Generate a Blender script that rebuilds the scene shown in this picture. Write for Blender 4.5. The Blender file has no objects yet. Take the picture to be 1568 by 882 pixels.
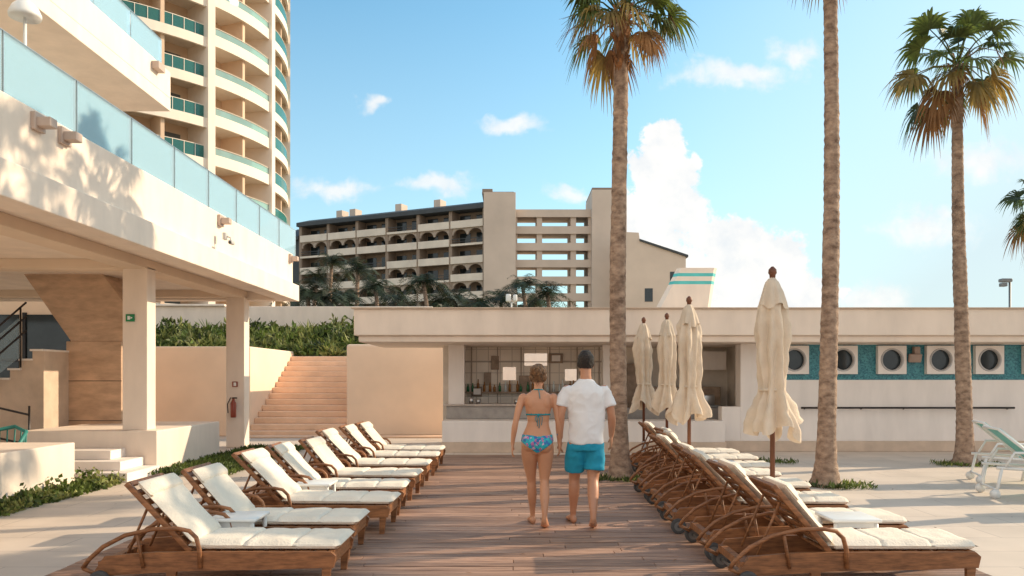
import bpy, bmesh, math, random
from mathutils import Vector, Matrix, noise
random.seed(7)
R=random.uniform
scene=bpy.context.scene
# ------------------------------------------------------------------ helpers
class MB:
    def __init__(s): s.v=[];s.f=[];s.m=[];s.sm=[];s.t=[]
    def add(s,vs,fs,mi=0,smooth=False,tone=1.0):
        o=len(s.v); s.v+= [tuple(v) for v in vs]
        for f in fs:
            s.f.append([i+o for i in f]); s.m.append(mi); s.sm.append(smooth); s.t.append(tone)
    def box(s,x0,x1,y0,y1,z0,z1,mi=0,tone=1.0):
        vs=[(x,y,z) for z in (z0,z1) for y in (y0,y1) for x in (x0,x1)]
        s.add(vs,[(0,2,3,1),(4,5,7,6),(0,1,5,4),(2,6,7,3),(0,4,6,2),(1,3,7,5)],mi,False,tone)
    def rbox(s,c,d,bev=0.02,mi=0,rot=None,seg=3,tone=1.0):
        bm=bmesh.new(); bmesh.ops.create_cube(bm,size=1)
        for v in bm.verts: v.co=Vector((v.co.x*d[0],v.co.y*d[1],v.co.z*d[2]))
        if bev>0: bmesh.ops.bevel(bm,geom=list(bm.edges),offset=bev,segments=seg,affect='EDGES',profile=0.5)
        M4=Matrix.Translation(Vector(c))
        if rot is not None: M4=M4@rot
        bm.verts.index_update()
        s.add([M4@v.co for v in bm.verts],[[v.index for v in f.verts] for f in bm.faces],mi,True,tone); bm.free()
    def prism_xz(s,poly,y0,y1,mi=0,tone=1.0):
        n=len(poly); vs=[(x,y0,z) for x,z in poly]+[(x,y1,z) for x,z in poly]
        fs=[list(range(n)),list(range(2*n-1,n-1,-1))]+[(i,(i+1)%n,(i+1)%n+n,i+n) for i in range(n)]
        s.add(vs,fs,mi,False,tone)
    def prism_yz(s,poly,x0,x1,mi=0,tone=1.0):
        n=len(poly); vs=[(x0,y,z) for y,z in poly]+[(x1,y,z) for y,z in poly]
        fs=[list(range(n)),list(range(2*n-1,n-1,-1))]+[(i,(i+1)%n,(i+1)%n+n,i+n) for i in range(n)]
        s.add(vs,fs,mi,False,tone)
    def tube(s,pts,rads,n=8,mi=0,tone=1.0,ref=None,smooth=True):
        pts=[Vector(p) for p in pts]; N=len(pts)
        if not isinstance(rads,(list,)): rads=[rads]*N
        if ref is None:
            d=(pts[-1]-pts[0]).normalized(); ref=Vector((0,1,0)) if abs(d.z)>.8 else Vector((0,0,1))
        ref=Vector(ref); vs=[];fs=[]
        for i,p in enumerate(pts):
            t=(pts[min(i+1,N-1)]-pts[max(i-1,0)]).normalized()
            sd=t.cross(ref); 
            if sd.length<1e-4: sd=t.cross(Vector((1,0,0.1)))
            sd.normalize(); up=sd.cross(t).normalized()
            r=rads[i]; ra,rb=(r if isinstance(r,tuple) else (r,r))
            for k in range(n):
                a=2*math.pi*k/n; vs.append(p+sd*(ra*math.cos(a))+up*(rb*math.sin(a)))
        for i in range(N-1):
            for k in range(n):
                fs.append((i*n+k,i*n+(k+1)%n,(i+1)*n+(k+1)%n,(i+1)*n+k))
        fs.append(list(range(n))[::-1]); fs.append([(N-1)*n+k for k in range(n)])
        s.add(vs,fs,mi,smooth,tone)
    def loft(s,rings,n=28,mi=0,p=2.0,tone=1.0):
        vs=[];fs=[]
        for (cx,cy,cz,rx,ry) in rings:
            for k in range(n):
                a=2*math.pi*k/n; c,q=math.cos(a),math.sin(a)
                c2=math.copysign(abs(c)**(2/p),c); q2=math.copysign(abs(q)**(2/p),q)
                vs.append((cx+rx*c2,cy+ry*q2,cz))
        N=len(rings)
        for i in range(N-1):
            for k in range(n): fs.append((i*n+k,i*n+(k+1)%n,(i+1)*n+(k+1)%n,(i+1)*n+k))
        fs.append(list(range(n))[::-1]); fs.append([(N-1)*n+k for k in range(n)])
        s.add(vs,fs,mi,True,tone)
    def ell(s,c,r,mi=0,n=16,rot=None,tone=1.0):
        vs=[];fs=[];m=n//2
        for i in range(1,m):
            th=math.pi*i/m
            for k in range(n):
                a=2*math.pi*k/n
                v=Vector((r[0]*math.sin(th)*math.cos(a),r[1]*math.sin(th)*math.sin(a),r[2]*math.cos(th)))
                if rot is not None: v=rot@v
                vs.append(v+Vector(c))
        for i in range(m-2):
            for k in range(n): fs.append((i*n+k,(i+1)*n+k,(i+1)*n+(k+1)%n,i*n+(k+1)%n))
        t=Vector((0,0,r[2])); b=Vector((0,0,-r[2]))
        if rot is not None: t=rot@t;b=rot@b
        vs+= [t+Vector(c),b+Vector(c)]; ti=len(vs)-2
        for k in range(n):
            fs.append((ti,k,(k+1)%n)); fs.append((ti+1,(m-2)*n+(k+1)%n,(m-2)*n+k))
        s.add(vs,fs,mi,True,tone)
    def arc(s,C,r0,r1,a0,a1,z0,z1,mi=0,n=None):
        n=n or max(2,int(abs(a1-a0)/3)); vs=[];fs=[]
        for i in range(n+1):
            a=math.radians(a0+(a1-a0)*i/n); c,q=math.cos(a),math.sin(a)
            for r,z in ((r0,z0),(r1,z0),(r1,z1),(r0,z1)): vs.append((C[0]+r*c,C[1]+r*q,z))
        for i in range(n):
            for k in range(4): fs.append((i*4+k,i*4+(k+1)%4,(i+1)*4+(k+1)%4,(i+1)*4+k))
        fs.append((0,1,2,3)); fs.append((n*4+3,n*4+2,n*4+1,n*4))
        s.add(vs,fs,mi,False)
    def obj(s,name,mats,parent=None,bevel=0,recalc=True,loc=None):
        me=bpy.data.meshes.new(name); me.from_pydata(s.v,[],s.f)
        if not isinstance(mats,(list,tuple)): mats=[mats]
        for m in mats: me.materials.append(m)
        me.polygons.foreach_set('material_index',s.m); me.polygons.foreach_set('use_smooth',s.sm)
        at=me.attributes.new('tone','FLOAT','FACE'); at.data.foreach_set('value',s.t)
        if recalc:
            bm=bmesh.new(); bm.from_mesh(me); bmesh.ops.recalc_face_normals(bm,faces=bm.faces); bm.to_mesh(me); bm.free()
        me.update()
        o=bpy.data.objects.new(name,me); scene.collection.objects.link(o)
        if parent: o.parent=parent
        if loc: o.location=loc
        if bevel>0:
            b=o.modifiers.new('b','BEVEL'); b.width=bevel; b.segments=2; b.limit_method='ANGLE'; b.angle_limit=math.radians(40)
        return o
def empty(name,loc=(0,0,0),rotz=0):
    e=bpy.data.objects.new(name,None); scene.collection.objects.link(e); e.location=loc; e.rotation_euler=(0,0,rotz); e.empty_display_size=.2
    return e

def M(name,col,rough=.6,var=.12,scale=3,bump=0.0,bscale=40,metal=0,stretch=(1,1,1),tone=False,col2=None,spec=.5,detail=3,trans=0):
    m=bpy.data.materials.new(name); m.use_nodes=True; nt=m.node_tree; N=nt.nodes; L=nt.links
    b=N['Principled BSDF']; b.inputs['Roughness'].default_value=rough; b.inputs['Metallic'].default_value=metal
    b.inputs['Specular IOR Level'].default_value=spec
    tc=N.new('ShaderNodeTexCoord'); mp=N.new('ShaderNodeMapping'); mp.inputs['Scale'].default_value=stretch
    L.new(tc.outputs['Object'],mp.inputs[0])
    nz=N.new('ShaderNodeTexNoise'); nz.inputs['Scale'].default_value=scale; nz.inputs['Detail'].default_value=detail; nz.inputs['Roughness'].default_value=.6
    L.new(mp.outputs[0],nz.inputs['Vector'])
    r=N.new('ShaderNodeValToRGB'); r.color_ramp.elements[0].position=.3; r.color_ramp.elements[1].position=.7
    c1=[max(0,c*(1-var)) for c in col]; c2=[min(1,c*(1+var)) for c in (col2 or col)]
    r.color_ramp.elements[0].color=(*c1,1); r.color_ramp.elements[1].color=(*c2,1)
    L.new(nz.outputs['Fac'],r.inputs[0]); out=r.outputs[0]
    if tone:
        a=N.new('ShaderNodeAttribute'); a.attribute_name='tone'
        vm=N.new('ShaderNodeVectorMath'); vm.operation='SCALE'; L.new(out,vm.inputs[0]); L.new(a.outputs['Fac'],vm.inputs['Scale']); out=vm.outputs[0]
    L.new(out,b.inputs['Base Color'])
    if bump>0:
        n2=N.new('ShaderNodeTexNoise'); n2.inputs['Scale'].default_value=bscale; n2.inputs['Detail'].default_value=3; L.new(mp.outputs[0],n2.inputs['Vector'])
        bp=N.new('ShaderNodeBump'); bp.inputs['Strength'].default_value=bump; bp.inputs['Distance'].default_value=.02
        L.new(n2.outputs['Fac'],bp.inputs['Height']); L.new(bp.outputs[0],b.inputs['Normal'])
    if trans>0:
        tr=N.new('ShaderNodeBsdfTranslucent'); mx=N.new('ShaderNodeMixShader'); mx.inputs[0].default_value=trans
        L.new(out,tr.inputs[0]); L.new(b.outputs[0],mx.inputs[1]); L.new(tr.outputs[0],mx.inputs[2])
        L.new(mx.outputs[0],N['Material Output'].inputs[0])
    return m
def Mbrick(name,c1,c2,mort,scale,bw,bh,ms,rough=.6,bump=.3,rot=None,var=.1):
    m=bpy.data.materials.new(name); m.use_nodes=True; nt=m.node_tree; N=nt.nodes; L=nt.links
    b=N['Principled BSDF']; b.inputs['Roughness'].default_value=rough
    tc=N.new('ShaderNodeTexCoord'); mp=N.new('ShaderNodeMapping')
    if rot: mp.inputs['Rotation'].default_value=rot
    L.new(tc.outputs['Object'],mp.inputs[0])
    br=N.new('ShaderNodeTexBrick'); br.offset=0 if bw==bh else .5
    br.inputs['Color1'].default_value=(*c1,1); br.inputs['Color2'].default_value=(*c2,1); br.inputs['Mortar'].default_value=(*mort,1)
    br.inputs['Scale'].default_value=scale; br.inputs['Brick Width'].default_value=bw; br.inputs['Row Height'].default_value=bh; br.inputs['Mortar Size'].default_value=ms
    L.new(mp.outputs[0],br.inputs['Vector'])
    nz=N.new('ShaderNodeTexNoise'); nz.inputs['Scale'].default_value=1.3; nz.inputs['Detail'].default_value=5; L.new(tc.outputs['Object'],nz.inputs['Vector'])
    mr=N.new('ShaderNodeMapRange'); mr.inputs[1].default_value=.3; mr.inputs[2].default_value=.7; mr.inputs[3].default_value=1-var; mr.inputs[4].default_value=1+var
    L.new(nz.outputs['Fac'],mr.inputs[0])
    vm=N.new('ShaderNodeVectorMath'); vm.operation='SCALE'; L.new(br.outputs['Color'],vm.inputs[0]); L.new(mr.outputs[0],vm.inputs['Scale']); L.new(vm.outputs[0],b.inputs['Base Color'])
    bp=N.new('ShaderNodeBump'); bp.inputs['Strength'].default_value=bump; bp.inputs['Distance'].default_value=.005; bp.invert=True
    L.new(br.outputs['Fac'],bp.inputs['Height']); L.new(bp.outputs[0],b.inputs['Normal'])
    return m
def Mglass(name,tint,mix=.25,dif=(.6,.75,.8),bl=.3):
    m=bpy.data.materials.new(name); m.use_nodes=True; nt=m.node_tree; N=nt.nodes; L=nt.links
    for n in list(N):
        if n.type=='BSDF_PRINCIPLED': N.remove(n)
    t=N.new('ShaderNodeBsdfTransparent'); t.inputs[0].default_value=(*tint,1)
    g=N.new('ShaderNodeBsdfGlossy'); g.inputs['Roughness'].default_value=.03; g.inputs[0].default_value=(.9,.97,1,1)
    d=N.new('ShaderNodeBsdfDiffuse'); d.inputs[0].default_value=(*dif,1)
    lw=N.new('ShaderNodeLayerWeight'); lw.inputs[0].default_value=bl
    m1=N.new('ShaderNodeMixShader'); L.new(lw.outputs['Fresnel'],m1.inputs[0]); L.new(t.outputs[0],m1.inputs[1]); L.new(g.outputs[0],m1.inputs[2])
    m2=N.new('ShaderNodeMixShader'); m2.inputs[0].default_value=mix; L.new(m1.outputs[0],m2.inputs[1]); L.new(d.outputs[0],m2.inputs[2])
    L.new(m2.outputs[0],N['Material Output'].inputs[0]); return m

stucco=M('white_stucco',(.86,.73,.62),.85,.07,1.6,.12,60,stretch=(1.5,1.5,.5))
stucco_w=M('white_paint_wall',(.86,.78,.72),.8,.06,2,.1,60,stretch=(1.5,1.5,.4))
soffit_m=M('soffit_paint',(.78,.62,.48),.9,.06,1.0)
peach=M('peach_render',(.90,.68,.51),.9,.06,.9,.15,50)
peachstep=M('peach_steps',(.84,.58,.41),.85,.10,1.6,.15,40)
concrete=M('travertine',(.56,.38,.26),.8,.2,2.5,.2,25,stretch=(1,1,3))
tanplinth=M('tan_plinth',(.62,.48,.37),.8,.12,3,.2,40)
greycount=M('grey_counter',(.36,.32,.29),.5,.15,5)
dark=M('dark_recess',(.04,.036,.033),.7,.3,4)
metal_d=M('dark_metal',(.05,.045,.045),.35,.1,8,metal=.8)
steel=M('brushed_steel',(.5,.5,.5),.3,.1,8,metal=1)
hubm=M('wheel_hub_grey',(.16,.155,.15),.6,.15,8)
wood=M('teak_wood',(.20,.078,.028),.5,.3,6,.15,60,stretch=(1,6,6),tone=True,col2=(.31,.13,.05))
cushion=M('cream_canvas',(.86,.76,.63),.95,.05,4,.35,60)
canvas=M('umbrella_canvas',(.78,.65,.51),.95,.08,5,.3,40,trans=.15)
polem=M('pole_wood',(.16,.055,.025),.5,.2,9,stretch=(1,1,.2))
plastic=M('white_plastic',(.8,.8,.78),.35,.03,4)
rubber=M('grey_rubber',(.07,.07,.07),.8,.15,10)
deckm=M('deck_boards',(.27,.145,.095),.6,.34,5,.35,50,stretch=(.4,8,8),tone=True,col2=(.43,.26,.18))
deckgap=M('deck_shadow_gap',(.03,.02,.016),.9)
pave=Mbrick('pale_pavement',(.68,.57,.47),(.63,.53,.44),(.45,.37,.31),1,1.2,.6,.006,.7,.2)
sand=M('dry_ground',(.42,.36,.26),.95,.2,.05)
leaf_g=M('leaf_green',(.045,.08,.018),.55,.3,1.2,tone=True,col2=(.12,.16,.03),trans=.3)
leaf_y=M('leaf_light_green',(.16,.20,.05),.55,.3,1.2,tone=True,col2=(.24,.24,.08),trans=.35)
leaf_d=M('leaf_dark',(.03,.045,.018),.6,.3,1,tone=True,trans=.15)
frond_g=M('palm_frond_green',(.06,.095,.02),.5,.25,3,tone=True,col2=(.12,.155,.035),trans=.4)
frond_y=M('palm_frond_yellowing',(.26,.18,.05),.6,.25,3,tone=True,trans=.35)
frond_b=M('palm_frond_dry',(.26,.13,.05),.7,.25,3,tone=True,trans=.25)
bark=M('palm_bark',(.22,.135,.092),.9,.3,7,.9,26,stretch=(1,1,1.6),col2=(.38,.265,.19))
boot=M('palm_leaf_bases',(.26,.12,.05),.9,.35,8,.5,30,tone=True)
glass_b=Mglass('balustrade_glass',(.84,.93,.97),.22,(.66,.85,.95),.20)
glass_t=Mglass('teal_balcony_glass',(.30,.60,.58),.35,(.10,.36,.35))
glass_p=Mglass('pale_balcony_glass',(.75,.90,.88),.35,(.55,.78,.75))
win_d=M('dark_window_glass',(.03,.04,.045),.08,.2,2)
tower_w=M('tower_white',(.88,.76,.64),.8,.05,.3)
tower_b=M('tower_beige',(.74,.53,.37),.85,.08,.3)
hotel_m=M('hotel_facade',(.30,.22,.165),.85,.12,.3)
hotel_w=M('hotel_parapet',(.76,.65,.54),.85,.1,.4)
hotel_side=M('hotel_side_wall',(.64,.52,.43),.85,.08,.2)
roofdark=M('slate_roof',(.06,.065,.07),.7,.15,.5)

# ------------------------------------------------------------------ camera
cam=bpy.data.cameras.new('camera'); co=bpy.data.objects.new('camera',cam); scene.collection.objects.link(co)
co.location=(0,0,1.57); co.rotation_euler=(math.radians(90),0,0); cam.lens=28.0; cam.sensor_width=36; cam.shift_y=0.0874; cam.clip_end=12000
scene.camera=co
# ------------------------------------------------------------------ light
EL=24.5; AZ=19
sd=Vector((math.cos(math.radians(EL))*math.cos(math.radians(AZ)),math.cos(math.radians(EL))*math.sin(math.radians(AZ)),math.sin(math.radians(EL))))
sl=bpy.data.lights.new('sun','SUN'); sl.energy=5.0; sl.angle=math.radians(.5); sl.color=(1,.80,.56)
so=bpy.data.objects.new('sun',sl); scene.collection.objects.link(so); so.rotation_euler=sd.to_track_quat('Z','Y').to_euler(); so.location=(30,0,30)
w=bpy.data.worlds.new('World'); scene.world=w; w.use_nodes=True; nt=w.node_tree; N=nt.nodes; L=nt.links
try: w.cycles.sampling_method='NONE'
except Exception as ex: print(ex)
bg=N['Background']; bg.inputs[1].default_value=.15
sky=N.new('ShaderNodeTexSky'); sky.sky_type='NISHITA'; sky.sun_disc=False; sky.sun_elevation=math.radians(EL); sky.sun_rotation=math.radians(90-AZ)
sky.air_density=1.0; sky.dust_density=1.0; sky.ozone_density=1.7
def mth(op,a,b=None,c=None,clamp=False):
    n=N.new('ShaderNodeMath'); n.operation=op; n.use_clamp=clamp
    for i,x in enumerate((a,b,c)):
        if x is None: continue
        if isinstance(x,(int,float)): n.inputs[i].default_value=x
        else: L.new(x,n.inputs[i])
    return n.outputs[0]
tc=N.new('ShaderNodeTexCoord'); sp=N.new('ShaderNodeSeparateXYZ'); L.new(tc.outputs['Generated'],sp.inputs[0])
yy=mth('MAXIMUM',sp.outputs[1],.02); u=mth('DIVIDE',sp.outputs[0],yy); v=mth('DIVIDE',sp.outputs[2],yy)
cb=N.new('ShaderNodeCombineXYZ'); L.new(u,cb.inputs[0]); L.new(v,cb.inputs[1])
def nz(scale,detail,rough=.6,vec=None,dist=0):
    n=N.new('ShaderNodeTexNoise'); n.inputs['Scale'].default_value=scale; n.inputs['Detail'].default_value=detail; n.inputs['Roughness'].default_value=rough; n.inputs['Distortion'].default_value=dist
    L.new(vec or cb.outputs[0],n.inputs['Vector']); return n
wn=nz(22,3); ws=N.new('ShaderNodeSeparateColor'); L.new(wn.outputs['Color'],ws.inputs[0])
uw=mth('ADD',u,mth('MULTIPLY',mth('SUBTRACT',ws.outputs[0],.5),.05)); vw=mth('ADD',v,mth('MULTIPLY',mth('SUBTRACT',ws.outputs[1],.5),.05))
def blobs(lst):
    o=None
    for (px,py,rx,ry) in lst:
        a=mth('MULTIPLY',mth('SUBTRACT',uw,(px-784)/1220),1220/rx); b=mth('MULTIPLY',mth('SUBTRACT',vw,(578-py)/1220),1220/ry)
        d=mth('SUBTRACT',1,mth('SQRT',mth('ADD',mth('MULTIPLY',a,a),mth('MULTIPLY',b,b))))
        o=d if o is None else mth('MAXIMUM',o,d)
    return o
cum=blobs([(1014,228,42,40),(1000,262,50,38),(1044,268,42,38),(1018,325,86,56),(1000,390,90,70),(1110,370,80,46),(1120,425,118,66),(1195,405,62,60),(1215,455,90,40),(1050,450,140,50)])
fb=nz(40,7,.68); fbv=mth('MULTIPLY',mth('SUBTRACT',fb.outputs['Fac'],.5),1.25)
cm=N.new('ShaderNodeMapRange'); cm.interpolation_type='SMOOTHSTEP'; cm.inputs[1].default_value=.04; cm.inputs[2].default_value=.30; L.new(mth('ADD',cum,fbv),cm.inputs[0])
wis=blobs([(788,193,60,20),(573,155,32,22),(510,292,90,24),(670,282,85,20),(875,297,50,16),(1120,115,130,28),(1220,80,55,30),(1420,350,100,40),(1330,460,90,40),(1500,250,100,40)])
wf=nz(30,6,.7,dist=.4); wm=N.new('ShaderNodeMapRange'); wm.interpolation_type='SMOOTHSTEP'; wm.inputs[1].default_value=.0; wm.inputs[2].default_value=.9; wm.inputs[4].default_value=.8
L.new(mth('ADD',wis,mth('MULTIPLY',mth('SUBTRACT',wf.outputs['Fac'],.5),1.2)),wm.inputs[0])
front=mth('GREATER_THAN',sp.outputs[1],.05)
# unseen bright fill added to the sky behind the viewpoint, lifts camera-facing walls
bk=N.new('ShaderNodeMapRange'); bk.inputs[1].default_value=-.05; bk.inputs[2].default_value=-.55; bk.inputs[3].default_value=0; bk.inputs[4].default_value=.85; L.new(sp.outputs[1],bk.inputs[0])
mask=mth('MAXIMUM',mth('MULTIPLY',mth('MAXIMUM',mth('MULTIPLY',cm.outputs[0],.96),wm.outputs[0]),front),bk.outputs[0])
hz=N.new('ShaderNodeMapRange'); hz.inputs[1].default_value=0; hz.inputs[2].default_value=.42; hz.inputs[3].default_value=.60; hz.inputs[4].default_value=.0; L.new(sp.outputs[2],hz.inputs[0])
hs=N.new('ShaderNodeMapRange'); hs.inputs[1].default_value=.12; hs.inputs[2].default_value=.58; hs.inputs[3].default_value=0; hs.inputs[4].default_value=.62; L.new(sp.outputs[0],hs.inputs[0])
haze=mth('MINIMUM',mth('ADD',hz.outputs[0],hs.outputs[0]),.92)
tint=N.new('ShaderNodeMix'); tint.data_type='RGBA'; tint.blend_type='MULTIPLY'; tint.inputs[0].default_value=1; tint.clamp_result=False; L.new(sky.outputs[0],tint.inputs[6]); tint.inputs[7].default_value=(1.3,1.8,1.68,1)
m1=N.new('ShaderNodeMix'); m1.data_type='RGBA'; L.new(haze,m1.inputs[0]); L.new(tint.outputs[2],m1.inputs[6]); m1.inputs[7].default_value=(4.7,5.5,5.8,1)
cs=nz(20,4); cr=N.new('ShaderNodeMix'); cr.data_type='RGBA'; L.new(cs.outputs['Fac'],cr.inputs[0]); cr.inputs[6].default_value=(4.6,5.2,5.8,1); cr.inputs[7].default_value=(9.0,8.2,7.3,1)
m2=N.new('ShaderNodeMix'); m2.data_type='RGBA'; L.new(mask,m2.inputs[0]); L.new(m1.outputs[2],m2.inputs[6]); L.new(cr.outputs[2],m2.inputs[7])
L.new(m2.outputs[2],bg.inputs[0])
scene.view_settings.view_transform='Standard'; scene.view_settings.look='None'; scene.view_settings.exposure=0

# ------------------------------------------------------------------ ground
b=MB(); b.add([(-3000,-3000,-.03),(3000,-3000,-.03),(3000,6000,-.03),(-3000,6000,-.03)],[(0,1,2,3)]); b.obj('ground',sand)
b=MB(); b.add([(-16,-6,0),(30,-6,0),(30,27,0),(-16,27,0)],[(0,1,2,3)]); b.obj('pavement',pave)
DX0,DX1,DY0,DY1=-3.65,3.75,0.5,16.0
dk=empty('wooden_deck')
b=MB(); b.add([(DX0,DY0,.004),(DX1,DY0,.004),(DX1,DY1,.004),(DX0,DY1,.004)],[(0,1,2,3)]); b.obj('under_deck',deckgap,dk)
b=MB(); y=DY0; row=0
while y<DY1-.1:
    x=DX0; first=True
    while x<DX1-.01:
        ln=R(1.2,2.6) if first else 2.4
        first=False; x1=min(DX1,x+ln)
        if DX1-x1<.3: x1=DX1
        dz=R(-.003,.003); b.box(x+.003,x1-.003,y+.005,y+.113,.006,.024+dz,0,tone=R(.68,1.28)); x=x1
    y+=.118; row+=1
b.obj('boards',deckm,dk,bevel=.003)
Zd=.024
# ------------------------------------------------------------------ left hotel wing (balconies)
bw=empty('balcony_building')
b=MB(); b.box(-5.33,-4.93,-3,18.45,3.33,3.70); b.box(-13,-5.33,18.05,18.45,3.33,3.70)
b.box(-5.35,-5.05,-3,18.35,3.70,4.41); b.box(-13,-5.35,18.1,18.35,3.7,4.41); b.box(-16,-5.33,-3,18.05,3.52,3.695); b.obj('lower_balcony_slab',stucco,bw,.012)
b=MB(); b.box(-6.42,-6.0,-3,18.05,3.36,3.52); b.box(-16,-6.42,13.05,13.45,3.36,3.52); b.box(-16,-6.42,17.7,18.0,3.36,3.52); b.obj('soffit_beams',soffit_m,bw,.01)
b=MB(); b.box(-14,-5.36,-3,18.08,4.2,4.3); b.obj('balcony_floor',tanplinth,bw)
b=MB()
b.box(-16,-7.2,-3,16.8,7.18,7.45); b.box(-7.45,-7.2,-3,16.8,7.45,8.0); b.box(-16,-7.45,16.55,16.8,7.45,8.0); b.obj('upper_balcony_slab',stucco,bw,.012)
b=MB(); b.box(-16,-9.6,-3,16.0,4.3,7.18); b.box(-16,-9.9,-3,15.5,8.0,14); b.obj('upper_walls',stucco_w,bw)
b=MB(); 
for i in range(7):
    y0=-1+i*2.4; b.box(-9.6,-9.58,y0,y0+1.9,4.35,6.7); b.box(-9.9,-9.88,y0,y0+1.9,7.6,10)
b.obj('balcony_doors',M('door_glass',(.34,.48,.55),.08,.1,1),bw)
b=MB(); y=-1.5
while y<18.1:
    b.box(-5.16,-5.148,y+.015,y+1.35,4.36,5.08); y+=1.365
x=-12.6
while x<-6: b.box(x,x+1.35,18.28,18.292,4.36,5.08); x+=1.365
b.box(-7.33,-7.318,-1,3,8.0,8.45); y=3.01
while y<16.6: b.box(-7.33,-7.318,y+.015,y+1.35,7.9,8.62); y+=1.365
b.obj('glass_balustrade',glass_b,bw)
b=MB()
b.box(-5.163,-5.145,-2,18.3,5.08,5.088); b.box(-7.333,-7.315,-2,16.6,8.62,8.628)
y=-1.5
while y<18.2: b.box(-5.170,-5.14,y-.004,y+.004,4.40,5.08); y+=1.365
b.obj('balustrade_trim',steel,bw)
b=MB()
for yy_ in (8.45,8.95,13.75,18.1):
    b.box(-5.05,-4.86,yy_-.07,yy_+.07,4.22,4.32); b.box(-5.05,-5.0,yy_-.10,yy_+.10,4.18,4.37)
b.box(-7.2,-7.05,15.9,16.2,7.75,7.9)
b.obj('facade_spotlights',M('spot_housing',(.50,.38,.31),.5),bw,.01)
b=MB()
b.box(-6.41,-6.0,13.1,13.42,.7,3.4); b.box(-6.41,-6.0,17.85,18.2,0,3.4); b.obj('columns',stucco,bw,.015)
b=MB(); b.box(-16,-9.4,19.4,19.7,0,3.6); b.obj('back_wall',peach,bw)
b=MB()
for i in range(5): b.box(-15.6+i*1.25,-14.5+i*1.25,19.37,19.4,.9,3.1)
b.obj('ground_windows',win_d,bw)
b=MB()
for i in range(6): b.box(-15.64+i*1.25,-15.56+i*1.25,19.33,19.4,.85,3.15)
b.box(-15.6,-9.4,19.33,19.4,1.95,2.02); b.obj('window_frames',metal_d,bw)
e=empty('security_camera',(-4.93,13.6,3.98))
b=MB(); b.rbox((.03,0,0),(.06,.1,.12),.01); b.tube([(.05,0,0),(.12,0,-.02),(.13,0,-.08)],.012); b.rbox((.15,-.03,-.11),(.07,.16,.07),.02); b.obj('housing',M('camera_grey',(.5,.48,.46),.5),e)
b=MB(); b.ell((.15,-.11,-.12),(.026,.026,.026)); b.obj('lens',dark,e)
e=empty('terrace_lamp',(-5.35,8.75,4.3))
b=MB(); b.tube([(0,0,0),(0,0,1.25)],.018,10); b.loft([(0,0,1.22,.16,.16),(0,0,1.26,.165,.165),(0,0,1.34,.13,.13),(0,0,1.40,.07,.07),(0,0,1.43,.02,.02)],20); b.obj('pole_and_shade',plastic,e)
e=empty('exit_sign',(-6.27,13.09,2.55)); b=MB(); b.box(-.07,.07,-.02,0,-.06,.06); b.obj('panel',M('sign_green',(.01,.22,.08),.4),e)
b=MB(); b.box(-.04,.0,-.023,-.02,-.03,.03); b.prism_xz([(.01,.02),(.045,0),(.01,-.02)],-.023,-.0205); b.obj('pictogram',plastic,e)
e=empty('fire_extinguisher',(-6.2,17.72,.88)); redm=M('red_enamel',(.28,.05,.025),.35)
b=MB(); b.loft([(0,0,-.2,.055,.055),(0,0,-.18,.062,.062),(0,0,.12,.062,.062),(0,0,.18,.03,.03),(0,0,.22,.025,.025)],16); b.obj('cylinder',redm,e)
b=MB(); b.tube([(0,0,.22),(-.06,0,.24),(-.13,0,.1),(-.11,-.02,-.1)],.012); b.box(-.02,.08,-.02,.02,.22,.25); b.obj('hose_and_handle',dark,e)
e=empty('fire_sign',(-6.2,17.83,1.42)); b=MB(); b.box(-.06,.06,-.012,0,-.06,.06); b.obj('panel',redm,e); b=MB(); b.box(-.03,.03,-.016,-.012,-.04,.04); b.obj('pictogram',plastic,e)
e=empty('concrete_staircase')
b=MB(); k=.0123
P2=lambda px,py:((px-784)*k,1.57+(578-py)*k)
b.box(-8.4,-7.36,15,16.4,0,2.25); b.prism_xz([P2(30,412),P2(150,412),P2(188,462),P2(187,523),P2(108,523)],15.02,16.3); b.obj('pier_and_upper_flight',concrete,e,.01)
b=MB(); 
for z in (.75,1.5): b.box(-8.405,-7.355,14.995,15.02,z,z+.012)
b.obj('panel_joints',dark,e)
b=MB()
for i in range(12):
    x=-10.75+i*.2; b.box(x,x+.2,14.2,15.0,0,.17*(i+1))
b.obj('lower_flight',tanplinth,e)
b=MB()
for i in range(12):
    x=-10.75+i*.2; b.box(x-.02,x+.21,14.15,15.0,.17*(i+1),.17*(i+1)+.035)
b.obj('treads',stucco_w,e)
b=MB()
for off in (.45,.7,.95): b.tube([(-10.9,14.1,off-.05),(-8.6,14.1,1.95+off)],.018,8)
for off in (.45,.95): b.tube([(-10.9,13.2,off-.4+.3),(-9.3,13.2,off+.3),(-8.0,13.2,off+.0)],.018,8)
for i in range(6):
    x=-10.7+i*.4; z=(x+10.9)*.84; b.tube([(x,14.1,max(0,z-.1)),(x,14.1,z+.95)],.016,8)
for x in (-9.3,-8.7,-8.0): b.tube([(x,13.2,0),(x,13.2,1.1)],.018,8)
b.obj('railing',metal_d,e)
b=MB()
for i in range(5):
    x=-10.68+i*.4; z=(x+10.9)*.84; b.add([(x,14.1,z+.1),(x+.36,14.1,z+.40),(x+.36,14.1,z+1.1),(x,14.1,z+.8)],[(0,1,2,3)])
b.obj('glass_infill',glass_b,e)
b=MB(); b.box(-8,-5.8,13.0,15.8,0,.70); b.obj('planter_block',stucco,None,.015)
b=MB(); b.box(-9.5,-6.2,3,11.3,0,.65); b.obj('low_garden_wall',stucco,None,.015)
b=MB(); b.box(-8.2,-5.75,11.9,12.99,0,.14); b.box(-8.2,-6.0,12.2,12.99,.14,.28); b.box(-8.2,-6.3,12.5,12.99,.28,.42); b.obj('entrance_steps',stucco_w,None,.01)
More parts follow.
